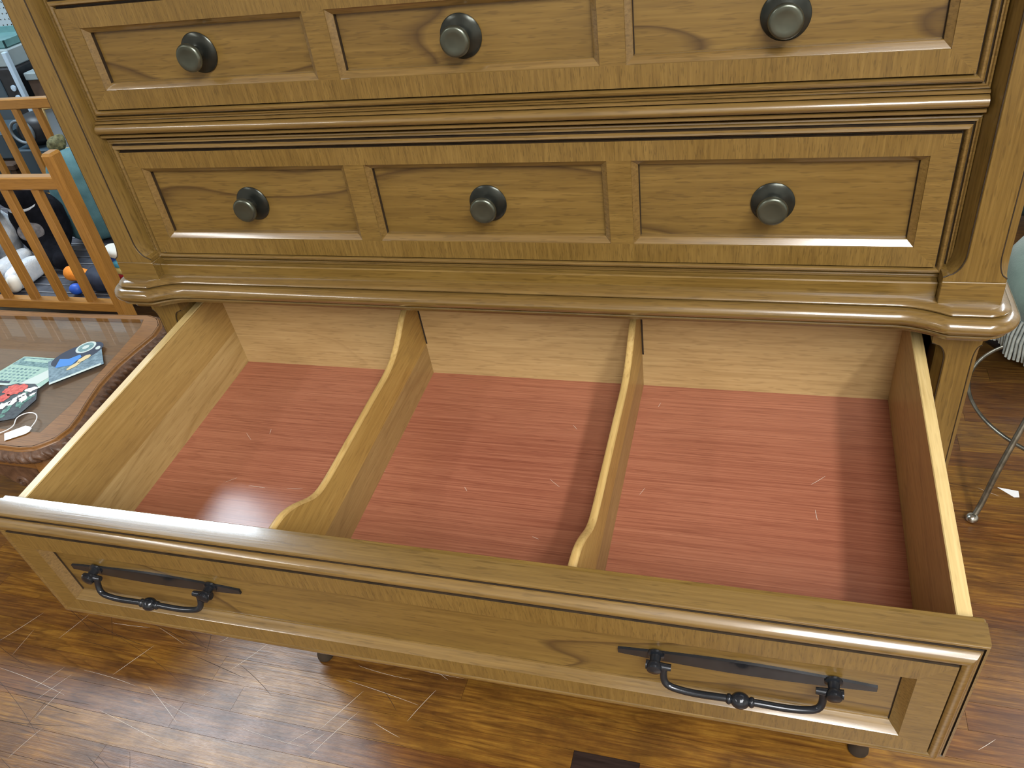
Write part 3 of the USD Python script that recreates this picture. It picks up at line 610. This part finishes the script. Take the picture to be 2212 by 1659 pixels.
# picture cards under / on the glass and the price tag
noisy('card_mint', (0.26, 0.42, 0.36), (0.36, 0.52, 0.45), 240, 0.5)
plain('card_white', (0.52, 0.60, 0.57), 0.5)
noisy('card_teal', (0.05, 0.13, 0.15), (0.22, 0.36, 0.36), 150, 0.5)
noisy('card_bluegrey', (0.07, 0.13, 0.17), (0.20, 0.30, 0.36), 130, 0.5)
plain('ink_blue', (0.05, 0.22, 0.60), 0.45); plain('ink_navy', (0.012, 0.022, 0.05), 0.5); plain('ink_tan', (0.62, 0.50, 0.26), 0.5)
noisy('ink_red', (0.42, 0.03, 0.025), (0.75, 0.16, 0.12), 120, 0.5)
noisy('card_flowers', (0.008, 0.01, 0.02), (0.05, 0.07, 0.08), 110, 0.5)
noisy('ink_leaf', (0.02, 0.09, 0.07), (0.16, 0.36, 0.30), 170, 0.5)
plain('paper_white', (0.86, 0.87, 0.88), 0.6)
CZ = TZ + 0.0006
def flat(pts, z, t=0.0004): return poly(pts, z, z + t)
def frame2(o, u, v):
    o, u, v = map(np.array, (o, u, v)); return lambda a, b: tuple(o + a * u + b * v)
def blob(F, cx, cy, rx, ry, n=24, wob=0.0, seed=0, rotd=0):
    r = random.Random(seed); out_ = []
    c, s = math.cos(math.radians(rotd)), math.sin(math.radians(rotd))
    for i in range(n):
        a = 2 * PI * i / n; k = 1 + wob * (r.random() - 0.5); X, Y_ = rx * k * math.cos(a), ry * k * math.sin(a)
        out_.append(F(cx + c * X - s * Y_, cy + s * X + c * Y_))
    return out_
# mint postcard with a printed terrace
c1 = thing('picture_card', 'mint green picture card showing a tiled terrace, on the glass table top', 'card', group='picture cards on the glass table')
F = frame2((-1.335, 0.262), (0.155, 0.0), (-0.012, 0.105))
F = frame2((-1.350, 0.258), (0.168, 0.0), (0.012, 0.106))
obj('card_sheet', flat([F(0, 0), F(1, 0), F(1.02, 1), F(0.12, 1)], CZ), 'card_mint', c1, smooth=False)
obj('print_border', flat([F(0.0, 0), F(1, 0), F(1.0, 0.05), F(0.0, 0.05)], CZ + 0.0003), 'card_white', c1, smooth=False)
obj('print_hedge', flat([F(0.10, 0.70), F(1.0, 0.64), F(1.0, 0.95), F(0.14, 0.97)], CZ + 0.0003), 'card_teal', c1, smooth=False)
obj('print_sky', flat([F(0.2, 0.84), F(0.95, 0.80), F(0.96, 0.90), F(0.2, 0.93)], CZ + 0.0005), 'card_mint', c1, smooth=False)
obj('print_tile', [flat([F(a, b), F(a + 0.035, b), F(a + 0.035, b + 0.05), F(a, b + 0.05)], CZ + 0.0003) for a in np.arange(0.12, 0.66, 0.07) for b in np.arange(0.14, 0.6, 0.1)], 'card_teal', c1, smooth=False, kind='stuff')
obj('print_shadow', flat([F(0.10, 0.06), F(0.45, 0.08), F(0.44, 0.14), F(0.12, 0.12)], CZ + 0.0005), 'ink_navy', c1, smooth=False)
obj('print_path', flat([F(0.62, 0.08), F(0.9, 0.12), F(0.97, 0.55), F(0.78, 0.58)], CZ + 0.0005), 'card_white', c1, smooth=False)
# vintage car card
c2 = thing('picture_card', 'blue picture card showing an old car with a white-walled wheel, on the glass', 'card', group='picture cards on the glass table')
F = frame2((-1.165, 0.270), (0.078, 0.086), (-0.083, 0.092))
obj('card_sheet', flat([F(0, 0), F(1, 0), F(1, 0.62), F(0.9, 0.72), F(0, 0.86)], CZ + 0.0008), 'card_bluegrey', c2, smooth=False)
obj('print_border', flat([F(0, 0), F(0.95, 0), F(0.95, 0.06), F(0, 0.06)], CZ + 0.0011), 'card_white', c2, smooth=False)
obj('print_body', flat(blob(F, 0.55, 0.72, 0.50, 0.30, 30, 0, 1), CZ + 0.0011), 'ink_navy', c2, smooth=False)
obj('print_panel', flat([F(0.12, 0.52), F(0.42, 0.40), F(0.62, 0.56), F(0.60, 0.66), F(0.38, 0.66), F(0.22, 0.78)], CZ + 0.0014), 'ink_blue', c2, smooth=False)
obj('print_wheel', flat(blob(F, 0.72, 0.86, 0.20, 0.18, 30), CZ + 0.0014), 'card_white', c2, smooth=False)
obj('print_tyre', flat(blob(F, 0.72, 0.86, 0.155, 0.14, 30), CZ + 0.0017), 'card_teal', c2, smooth=False)
obj('print_hub', flat(blob(F, 0.72, 0.86, 0.07, 0.062, 20), CZ + 0.0020), 'card_white', c2, smooth=False)
obj('print_figure', [flat(blob(F, 0.66, 0.46, 0.14, 0.07, 20, 0.3, 3, 20), CZ + 0.0017), flat(blob(F, 0.46, 0.33, 0.15, 0.05, 20, 0.3, 4, 25), CZ + 0.0017)], 'ink_tan', c2, smooth=False)
obj('print_lamp', flat(blob(F, 0.94, 0.66, 0.05, 0.06, 16), CZ + 0.0017), 'card_white', c2, smooth=False)
# flower card
c3 = thing('picture_card', 'dark picture card of red and white flowers beside the price tag', 'card', group='picture cards on the glass table')
F = frame2((-1.33, 0.150), (0.205, -0.012), (0.06, 0.098))
F = frame2((-1.275, 0.105), (0.125, 0.052), (-0.05, 0.135))
obj('card_sheet', flat([F(-0.4, 0.0), F(0.95, 0.02), F(1.12, 0.42), F(1.0, 0.78), F(0.82, 0.98), F(-0.4, 0.95)], CZ + 0.0004), 'card_flowers', c3, smooth=False)
obj('print_leaf', [flat(blob(F, a, b, 0.10, 0.05, 14, 0.7, i, i * 40), CZ + 0.0008) for i, (a, b) in enumerate([(0.3, 0.25), (0.5, 0.22), (0.72, 0.3), (0.88, 0.36), (0.4, 0.4), (0.62, 0.42), (0.98, 0.5), (0.85, 0.62), (0.2, 0.15), (0.66, 0.14)])], 'ink_leaf', c3, smooth=False)
obj('print_rose', [flat(blob(F, 0.62, 0.80, 0.20, 0.13, 26, 0.35, 5, -10), CZ + 0.0011), flat(blob(F, 0.52, 0.62, 0.09, 0.10, 18, 0.4, 6), CZ + 0.0011)], 'ink_red', c3, smooth=False)
obj('print_blossom', [flat(blob(F, a, b, r_, r_ * 0.62, 14, 0.6, 20 + i, i * 25), CZ + 0.0013) for i, (a, b, r_) in enumerate([(0.92, 0.72, 0.09), (0.82, 0.60, 0.07), (0.60, 0.40, 0.11), (0.74, 0.46, 0.10), (0.88, 0.5, 0.09), (0.46, 0.30, 0.09), (0.36, 0.42, 0.05), (0.28, 0.20, 0.10), (0.42, 0.12, 0.09), (1.0, 0.58, 0.05), (0.40, 0.55, 0.05)])], 'paper_white', c3, smooth=False)
tg = thing('price_tag', 'white paper price tag with a string, lying at the table edge', 'tag')
obj('tag_paper', flat([(-1.139, 0.110), (-1.120, 0.0905), (-1.090, 0.1145), (-1.086, 0.122), (-1.089, 0.133), (-1.099, 0.137), (-1.110, 0.138)], TZ + 0.0022, 0.0006), 'paper_white', tg, smooth=False)
obj('tag_string', [tube(curve([(-1.092, 0.130, TZ + 0.003), (-1.096, 0.150, TZ + 0.003), (-1.112, 0.172, TZ + 0.003), (-1.140, 0.174, TZ + 0.0032), (-1.150, 0.160, TZ + 0.003), (-1.138, 0.135, TZ + 0.003), (-1.150, 0.110, TZ + 0.003), (-1.19, 0.095, TZ + 0.002)], 50), 0.0011, 6)], 'paper_white', tg)

# ================================================================== crib with toys
CR = thing('crib', 'orange-brown wooden slatted crib standing behind the coffee table', 'crib')
yF, yK = 0.75, 1.45
xr, xl = -1.385, -2.75
def crib_post(x_, y_, ztop):
    m = box(x_ - 0.017, x_ + 0.017, y_ - 0.020, y_ + 0.020, 0.0, ztop, 0.006); return m
for x_, y_, zt in ((xr, yF, 0.792), (xr - 0.18, yK, 0.74), (xl, yF, 0.792), (xl, yK, 0.792)):
    obj('post', crib_post(x_, y_, zt), 'crib_wood_z', CR, smooth=False)
xk = xr - 0.18
obj('rail', box(xl, xr - 0.015, yF - 0.014, yF + 0.014, 0.697, 0.731, 0.003), 'crib_wood_x', CR, smooth=False)
obj('rail', box(xl, xr - 0.015, yF - 0.014, yF + 0.014, 0.334, 0.364, 0.003), 'crib_wood_x', CR, smooth=False)
obj('rail', box(xl, xr - 0.19, yK - 0.013, yK + 0.013, 0.680, 0.715, 0.003), 'crib_wood_x', CR, smooth=False)
obj('rail', box(xl, xr - 0.19, yK - 0.013, yK + 0.013, 0.334, 0.364, 0.003), 'crib_wood_x', CR, smooth=False)
k = 0
xs_ = -1.484
while xs_ > xl + 0.05:
    obj('slat', box(xs_ - 0.0125, xs_ + 0.0125, yF - 0.009, yF + 0.009, 0.36, 0.70, 0.002), 'crib_wood_z', CR, smooth=False); xs_ -= 0.0995
for i in range(7):
    xs_ = -2.115 - 0.094 * i
    obj('slat', box(xs_ - 0.0125, xs_ + 0.0125, yK - 0.009, yK + 0.009, 0.36, 0.69, 0.002), 'crib_wood_z', CR, smooth=False)
noisy('deck_dark', (0.03, 0.035, 0.05), (0.075, 0.08, 0.10), 40, 0.5)
obj('deck', box(xl, xr + 0.0, yF + 0.018, yK - 0.02, 0.335, 0.350), 'deck_dark', CR, smooth=False, label='dark wire-strung crib base')
plain('deck_wire', (0.45, 0.47, 0.5), 0.35, metallic=0.7)
obj('deck_wire', [tube([(xl, yy, 0.352), (xr, yy, 0.352)], 0.0014, 6) for yy in np.arange(0.80, 1.42, 0.042)], 'deck_wire', CR, kind='stuff')

noisy('teal_cloth', (0.050, 0.135, 0.160), (0.085, 0.20, 0.225), 30, 0.85, 0.4, 500)
noisy('white_plush', (0.62, 0.70, 0.80), (0.86, 0.90, 0.93), 40, 0.9, 0.6, 300)
noisy('black_plush', (0.003, 0.004, 0.007), (0.010, 0.011, 0.017), 60, 0.9, 0.5, 300, specular_ior_level=0.15)
noisy('orange_cloth', (0.75, 0.21, 0.015), (0.90, 0.33, 0.03), 40, 0.8, 0.3, 300)
plain('royal_blue', (0.02, 0.10, 0.55), 0.5); plain('navy_cloth', (0.008, 0.016, 0.04), 0.7); plain('sky_blue', (0.10, 0.50, 0.78), 0.6)
plain('crimson', (0.45, 0.01, 0.03), 0.6); plain('magenta', (0.55, 0.01, 0.16), 0.6); plain('yellow_soft', (0.75, 0.62, 0.22), 0.6); plain('ivory', (0.80, 0.80, 0.74), 0.55)
noisy('grey_fur', (0.10, 0.10, 0.11), (0.27, 0.26, 0.27), 60, 0.9, 0.5, 300)
noisy('tan_fur', (0.34, 0.27, 0.18), (0.55, 0.46, 0.33), 60, 0.9, 0.5, 300)
noisy('olive_fur', (0.03, 0.033, 0.014), (0.17, 0.165, 0.075), 90, 0.9, 0.6, 300)
# big teal pillow leaning on the end
R_ = rot('z', 22) @ rot('x', -12)
pl = rounded(0, 0, 0, 0.135, 0.065, 0.150, 0.62, 4, 3, 0.03, 8)
obj('pillow', move(pl, R_, (-1.735, 1.175, 0.494)), 'teal_cloth', smooth=True, label='large teal blue pillow leaning in the crib beside the chest', cat='pillow')
# white plush toy
wp = thing('plush_toy', 'big white plush toy slumped in the crib behind the slats', 'plush toy')
obj('body', move(rounded(0, 0, 0, 0.115, 0.085, 0.105, 0.9, 4, 5, 0.04, 12), None, (-2.005, 0.945, 0.455)), 'white_plush', wp, smooth=True)
obj('head', move(rounded(0, 0, 0, 0.080, 0.07, 0.07, 0.9, 4, 6, 0.03, 12), None, (-1.945, 0.905, 0.570)), 'white_plush', wp, smooth=True)
obj('arm', [tube(curve([(-1.93, 0.89, 0.50), (-1.905, 0.85, 0.46), (-1.905, 0.835, 0.41)], 16), np.linspace(0.036, 0.030, 16), 16), ball((-1.905, 0.832, 0.402), 0.034)], 'white_plush', wp, smooth=True)
obj('leg', [tube(curve([(-2.00, 0.87, 0.40), (-1.96, 0.835, 0.392), (-1.945, 0.815, 0.389)], 16), np.linspace(0.045, 0.036, 16), 16), ball((-1.94, 0.813, 0.389), 0.036)], 'white_plush', wp, smooth=True)
obj('face', ball((-1.905, 0.846, 0.565), 0.02, 3, (1.0, 0.7, 0.9)), 'tan_fur', wp, smooth=True, label='tan muzzle')
# folded pale cloth
pc = obj('folded_cloth', [move(rounded(0, 0, 0, 0.022, 0.075, 0.042, 0.6, 3, 8, 0.01, 20), rot('y', 12), (-1.850, 0.862, 0.393)), move(rounded(0, 0, 0, 0.022, 0.065, 0.034, 0.6, 3, 9, 0.008, 20), rot('y', -8), (-1.798, 0.850, 0.385))], 'white_plush', smooth=True, label='pale blue-white folded cloth on the crib base between slats', cat='cloth')
eg = obj('toy_egg', move(ball((0, 0, 0), 0.024, 3, (1.0, 0.8, 1.0)), rot('y', 35) @ np.diag([1, 1, 1.25]), (-1.792, 0.793, 0.3815)), 'ivory', smooth=True, label='ivory egg-shaped toy at the front of the crib', cat='toy')
obj('ribbon', tube(curve([(-1.93, 0.785, 0.400), (-1.875, 0.785, 0.388), (-1.838, 0.795, 0.372), (-1.832, 0.79, 0.364)], 20), 0.009, 10), 'royal_blue', smooth=True, label='bright blue ribbon beside the ivory egg toy', cat='ribbon')
# black plush dog
bp = thing('plush_toy', 'black plush dog sitting in the crib beside the teal pillow', 'plush toy')
obj('body', move(rounded(0, 0, 0, 0.080, 0.070, 0.105, 0.9, 4, 11, 0.03, 12), None, (-1.840, 1.015, 0.457)), 'black_plush', bp, smooth=True)
obj('head', move(rounded(0, 0, 0, 0.056, 0.056, 0.05, 0.9, 4, 12, 0.02, 14), None, (-1.838, 0.990, 0.582)), 'black_plush', bp, smooth=True)
obj('leg', [tube(curve([(-1.81, 0.97, 0.42), (-1.755, 0.945, 0.394), (-1.728, 0.935, 0.386)], 14), np.linspace(0.042, 0.032, 14), 14), ball((-1.725, 0.934, 0.386), 0.033)], 'black_plush', bp, smooth=True)
obj('chest_patch', move(rounded(0, 0, 0, 0.036, 0.016, 0.028, 0.9, 3, 13, 0.01, 20), rot('z', 35), (-1.815, 0.948, 0.470)), 'grey_fur', bp, smooth=True, label='grey chest patch')
obj('collar', tube([(-1.842 + 0.042 * math.cos(a), 0.995 + 0.042 * math.sin(a), 0.535) for a in np.linspace(0, 2 * PI, 24, endpoint=False)], 0.007, 8, True), 'white_plush', bp, smooth=True, label='pale collar')
# orange glove-like toy
og = thing('toy_carrot', 'orange stuffed toy lying flat on the crib base', 'toy')
obj('body', tube(curve([(-1.660, 0.868, 0.374), (-1.635, 0.864, 0.380), (-1.600, 0.862, 0.376), (-1.56, 0.858, 0.374), (-1.535, 0.855, 0.376)], 24), np.r_[0.010, 0.018, 0.022, np.linspace(0.023, 0.014, 21)], 16), 'orange_cloth', og, smooth=True)
obj('cuff', tube([(-1.533, 0.855 + 0.017 * math.cos(a), 0.378 + 0.017 * math.sin(a)) for a in np.linspace(0, 2 * PI, 24, endpoint=False)], 0.006, 8, True), 'yellow_soft', og, smooth=True, label='yellow rolled cuff')
obj('lining', ball((-1.531, 0.853, 0.378), 0.0135, 3, (0.4, 1, 1)), 'magenta', og, smooth=True, label='magenta lining')
cp = thing('cap', 'navy toy cap with blue, yellow and red stripes beside the crib post', 'cap')
obj('crown', move(rounded(0, 0, 0, 0.046, 0.045, 0.034, 0.85, 4, 15, 0.01, 20), rot('y', 18), (-1.505, 0.835, 0.384)), 'navy_cloth', cp, smooth=True)
for i, (c_, xx, zz, r_) in enumerate((('crimson', -1.458, 0.392, 0.030), ('yellow_soft', -1.449, 0.406, 0.028), ('sky_blue', -1.452, 0.428, 0.030), ('royal_blue', -1.462, 0.436, 0.026), ('ivory', -1.446, 0.458, 0.030))):
    obj('stripe', move(rounded(0, 0, 0, r_, 0.026, 0.014, 0.8, 3), rot('y', 20), (xx, 0.862, zz)), c_, cp, smooth=True)
obj('toy_ball', ball((-1.576, 0.797, 0.3685), 0.0165, 3, (1.25, 1, 1)), 'royal_blue', smooth=True, label='small royal blue oval toy near the front crib rail', cat='toy')
obj('fur_toy', move(rounded(0, 0, 0, 0.030, 0.028, 0.024, 0.9, 4, 21, 0.024, 30), None, (-1.815, 1.185, 0.655)), 'olive_fur', smooth=True, label='olive fuzzy toy perched above the teal pillow', cat='toy')

# ================================================================== shop clutter behind the crib
noisy('peg_paint', (0.38, 0.49, 0.55), (0.43, 0.54, 0.60), 5, 0.55)
PB = thing('pegboard', 'pale blue-white pegboard panel on a stand behind the crib', 'pegboard')
obj('board', box(-4.2, -2.9, 2.60, 2.61, 0.706, 2.0), 'peg_paint', PB, smooth=False)
obj('peg_hole', [lathe([(0.0, 0.0), (0.0034, 0.0), (0.0034, 0.001), (0.0, 0.001)], 8, '-y').apply_translation((px, 2.6005, pz)) for px in np.arange(-3.62, -2.93, 0.0254) for pz in np.arange(0.722, 0.90, 0.0254)], 'dark_inside', PB, smooth=False, kind='stuff', label='dark peg holes')
for px in (-4.18, -2.92): obj('board_post', box(px - 0.02, px + 0.02, 2.61, 2.65, 0, 2.0), 'bright_metal', PB, smooth=False)
SH = thing('shelving_unit', 'pale blue metal shelving unit stacked with boxes behind the crib', 'shelving')
plain('upright_paint', (0.42, 0.56, 0.70), 0.4); plain('shelf_grey', (0.14, 0.20, 0.26), 0.45)
for px in (-2.606, -3.70):
    for py in (1.880, 2.35):
        obj('upright', box(px - 0.010, px + 0.010, py - 0.010, py + 0.010, 0, 0.765, 0.002), 'upright_paint', SH, smooth=False)
for z in (0.20, 0.330):
    obj('shelf', box(-3.71, -2.617, 1.89, 2.36, z, z + 0.012), 'shelf_grey', SH, smooth=False)
noisy('teal_plastic', (0.07, 0.19, 0.21), (0.15, 0.31, 0.32), 10, 0.3); noisy('grey_box', (0.20, 0.26, 0.28), (0.28, 0.34, 0.36), 10, 0.6)
noisy('charcoal', (0.006, 0.008, 0.011), (0.018, 0.021, 0.026), 30, 0.45); noisy('brown_box', (0.05, 0.03, 0.019), (0.09, 0.054, 0.034), 20, 0.6)
plain('blue_slate', (0.045, 0.075, 0.10), 0.35); plain('mint_board', (0.36, 0.55, 0.50), 0.5); plain('picture_grey', (0.16, 0.20, 0.23), 0.4)
obj('plastic_tray', [box(-3.2, -2.64, 1.93, 2.20, 0.766, 0.772, 0.002), box(-3.2, -2.64, 1.93, 1.936, 0.766, 0.797, 0.001), box(-3.2, -2.64, 2.194, 2.20, 0.766, 0.797, 0.001), box(-2.646, -2.64, 1.93, 2.20, 0.766, 0.797, 0.001), box(-3.2, -3.194, 1.93, 2.20, 0.766, 0.797, 0.001)], 'teal_plastic', smooth=False, label='shallow teal plastic tray on top of the pale grey carton', cat='tray')
obj('carton', box(-3.15, -2.625, 1.91, 2.32, 0.7005, 0.7655, 0.004), 'grey_box', smooth=False, label='flat pale grey carton lying on the dark television', cat='box')
tvx = thing('television', 'dark boxy television on the pale blue shelving unit', 'television')
obj('casing', box(-3.15, -2.62, 1.905, 2.30, 0.3425, 0.700, 0.008), 'charcoal', tvx, smooth=False)
obj('screen', box(-3.10, -2.72, 1.900, 1.907, 0.40, 0.66, 0.003), 'blue_slate', tvx, smooth=False)
obj('control', [lathe([(0, 0), (0.012, 0), (0.012, 0.006), (0, 0.007)], 16, '-y').apply_translation((-2.67, 1.9055, 0.62))], 'upright_paint', tvx)
obj('control', [lathe([(0, 0), (0.012, 0), (0.012, 0.006), (0, 0.007)], 16, '-y').apply_translation((-2.67, 1.9055, 0.58))], 'upright_paint', tvx)
bb = thing('storage_box', 'brown storage box beside the pale shelving upright', 'box')
obj('box_body', box(-2.592, -2.36, 1.91, 2.20, 0.0, 0.645, 0.004), 'brown_box', bb, smooth=False)
obj('box_lid', box(-2.594, -2.355, 1.905, 2.205, 0.645, 0.675, 0.004), 'grey_box', bb, smooth=False, label='grey lid')
# things on the floor behind the back rail
def plush(x_, y_, s, m, label, seed):
    t = thing('floor_clutter', label, 'bag'); return t
cs = thing('camera_case', 'round black case with a grey rim behind the crib back rail', 'case')
obj('case_body', move(rounded(0, 0, 0, 0.075, 0.07, 0.06, 0.85, 4), None, (-2.395, 1.68, 0.532)), 'charcoal', cs, smooth=True)
obj('case_rim', tube([(-2.41 + 0.05 * math.cos(a), 1.612, 0.54 + 0.042 * math.sin(a)) for a in np.linspace(0, 2 * PI, 30, endpoint=False)], 0.006, 8, True), 'picture_grey', cs, smooth=True)
obj('case_stand', box(-2.48, -2.31, 1.60, 1.76, 0.0, 0.474, 0.004), 'blue_slate', cs, smooth=False)
obj('side_table', [box(-2.92, -2.50, 1.58, 1.79, 0.40, 0.425, 0.004), box(-2.90, -2.87, 1.60, 1.63, 0, 0.40), box(-2.55, -2.52, 1.60, 1.63, 0, 0.40), box(-2.90, -2.87, 1.74, 1.77, 0, 0.40), box(-2.55, -2.52, 1.74, 1.77, 0, 0.40)], 'brown_box', smooth=False, label='low dark brown side table behind the crib', cat='table')
obj('radio', box(-2.80, -2.515, 1.62, 1.77, 0.4255, 0.54, 0.012), 'blue_slate', smooth=False, label='slate blue radio on the low side table', cat='radio')
obj('leaning_board', move(box(-0.16, 0.16, -0.006, 0.006, 0.0, 0.40, 0.002), rot('x', -8), (-2.84, 1.515, 0.0)), 'mint_board', smooth=False, label='pale mint board leaning behind the crib', cat='board')
pf = thing('framed_picture', 'light wooden picture frame leaning behind the crib corner', 'picture frame')
obj('frame', frame_sweep(-0.10, 0.10, 0.0, 0.14, [(0.0, -0.002), (0.002, -0.008), (0.012, -0.010), (0.016, -0.006), (0.016, 0.006)]), 'oak_pale', pf, smooth=30)
obj('picture', box(-0.10, 0.10, -0.002, 0.004, 0.0, 0.14), 'picture_grey', pf, smooth=False)
xx = UsdGeom.Xformable(pf); xx.AddTranslateOp().Set(Gf.Vec3d(-2.155, 1.625, 0.4825)); xx.AddRotateZOp().Set(24); xx.AddRotateXOp().Set(-14)
obj('trunk', box(-2.29, -1.62, 1.56, 1.95, 0.0, 0.462, 0.006), 'brown_box', smooth=False, label='dark brown trunk under the leaning picture frame', cat='trunk')
obj('dark_cabinet', box(-2.34, -1.2, 2.15, 2.6, 0.0, 0.95, 0.008), 'blue_slate', smooth=False, label='slate blue cabinet standing behind the brown trunk', cat='cabinet')

# ================================================================== stool at the right
ST = thing('stool', 'wire vanity stool with a sage green cushion and pale fringe right of the chest', 'stool')
cx, cy = 1.000, 0.845
noisy('sage_velvet', (0.10, 0.165, 0.135), (0.15, 0.225, 0.185), 20, 0.8, 0.3, 300, sheen_weight=0.3)
noisy('fringe_yarn', (0.26, 0.29, 0.27), (0.44, 0.47, 0.43), 80, 0.9)
obj('cushion', lathe([(0.0, 0.375), (0.16, 0.375), (0.200, 0.380), (0.222, 0.398), (0.232, 0.425), (0.230, 0.452), (0.216, 0.478), (0.185, 0.498), (0.13, 0.512), (0.0, 0.520)], 72).apply_translation((cx, cy, 0)), 'sage_velvet', ST, smooth=True)
fr = []
for i in range(150):
    a = 2 * PI * i / 150; r_ = 0.222
    px, py = cx + r_ * math.cos(a), cy + r_ * math.sin(a); jit = rnd.uniform(-0.004, 0.004)
    fr.append(tube([(px, py, 0.398), (px + 0.006 * math.cos(a), py + 0.006 * math.sin(a), 0.36), (px + jit + 0.004 * math.cos(a), py + jit, 0.312 + jit)], [0.0038, 0.0042, 0.0032], 6))
obj('fringe', fr, 'fringe_yarn', ST, smooth=True, kind='stuff', label='pale bullion fringe below the cushion')
for i in range(4):
    a0 = math.radians(226.5 + 90 * i)
    c_, s_ = math.cos(a0), math.sin(a0)
    def P(r_, z): return (cx + r_ * c_, cy + r_ * s_, z)
    pts = curve([P(0.352, 0.010), P(0.330, 0.05), P(0.318, 0.09), P(0.272, 0.20), P(0.225, 0.30), P(0.18, 0.376)], 40)
    obj('leg', [tube(pts, np.linspace(0.0062, 0.0062, 40), 12)], 'dull_wire', ST, smooth=True)
    obj('ball_foot', ball(P(0.354, 0.0105), 0.0125, 3, (1, 1, 0.84)), 'bright_metal', ST, smooth=True, label='shiny metal ball foot')
obj('ring_stretcher', tube([(cx + 0.240 * math.cos(a), cy - 0.012 + 0.240 * math.sin(a), 0.152) for a in np.linspace(0, 2 * PI, 90, endpoint=False)], 0.0042, 10, True), 'dull_wire', ST, smooth=True)
obj('ring_stretcher', tube([(cx + 0.165 * math.cos(a), cy + 0.165 * math.sin(a), 0.30) for a in np.linspace(0, 2 * PI, 60, endpoint=False)], 0.004, 10, True), 'dull_wire', ST, smooth=True)
noisy('black_leather', (0.008, 0.009, 0.012), (0.025, 0.027, 0.034), 40, 0.45, 0.4, 200)
bg = thing('bag', 'black soft bag slumped on the floor behind the stool', 'bag')
obj('bag_body', move(rounded(0, 0, 0, 0.29, 0.13, 0.125, 0.5, 4, 31, 0.03, 9), None, (1.13, 1.275, 0.126)), 'black_leather', bg, smooth=True)
obj('bag_handle', tube(curve([(0.98, 1.22, 0.22), (0.99, 1.20, 0.27), (1.08, 1.19, 0.295), (1.17, 1.20, 0.27), (1.18, 1.22, 0.22)], 30), 0.008, 10), 'black_leather', bg, smooth=True)
noisy('teal_dark', (0.008, 0.03, 0.04), (0.03, 0.075, 0.085), 14, 0.8, 0.3, 200)
ac = thing('armchair', 'dark teal upholstered armchair in the background at far right', 'armchair')
obj('seat', move(rounded(0, 0, 0, 0.36, 0.34, 0.17, 0.45, 4, 41, 0.03, 6), None, (1.42, 2.05, 0.26)), 'teal_dark', ac, smooth=True)
obj('backrest', move(rounded(0, 0, 0, 0.36, 0.12, 0.32, 0.45, 4, 42, 0.03, 6), None, (1.42, 2.36, 0.56)), 'teal_dark', ac, smooth=True)
for s in (-1, 1): obj('armrest', move(rounded(0, 0, 0, 0.085, 0.33, 0.23, 0.5, 4, 43, 0.02, 6), None, (1.42 + s * 0.36, 2.04, 0.33)), 'teal_dark', ac, smooth=True)
for sx in (-1, 1):
    for sy in (-1, 1): obj('chair_leg', box(1.42 + sx * 0.3 - 0.02, 1.42 + sx * 0.3 + 0.02, 2.05 + sy * 0.26 - 0.02, 2.05 + sy * 0.26 + 0.02, 0, 0.12), 'dark_inside', ac, smooth=False)
obj('paper_scrap', poly([(0.8245, 0.700), (0.8640, 0.6935), (0.8625, 0.6745), (0.8520, 0.6730)], 0.0003, 0.0009), 'paper_white', smooth=False, label='small torn scrap of pale paper on the floor by the stool', cat='paper')
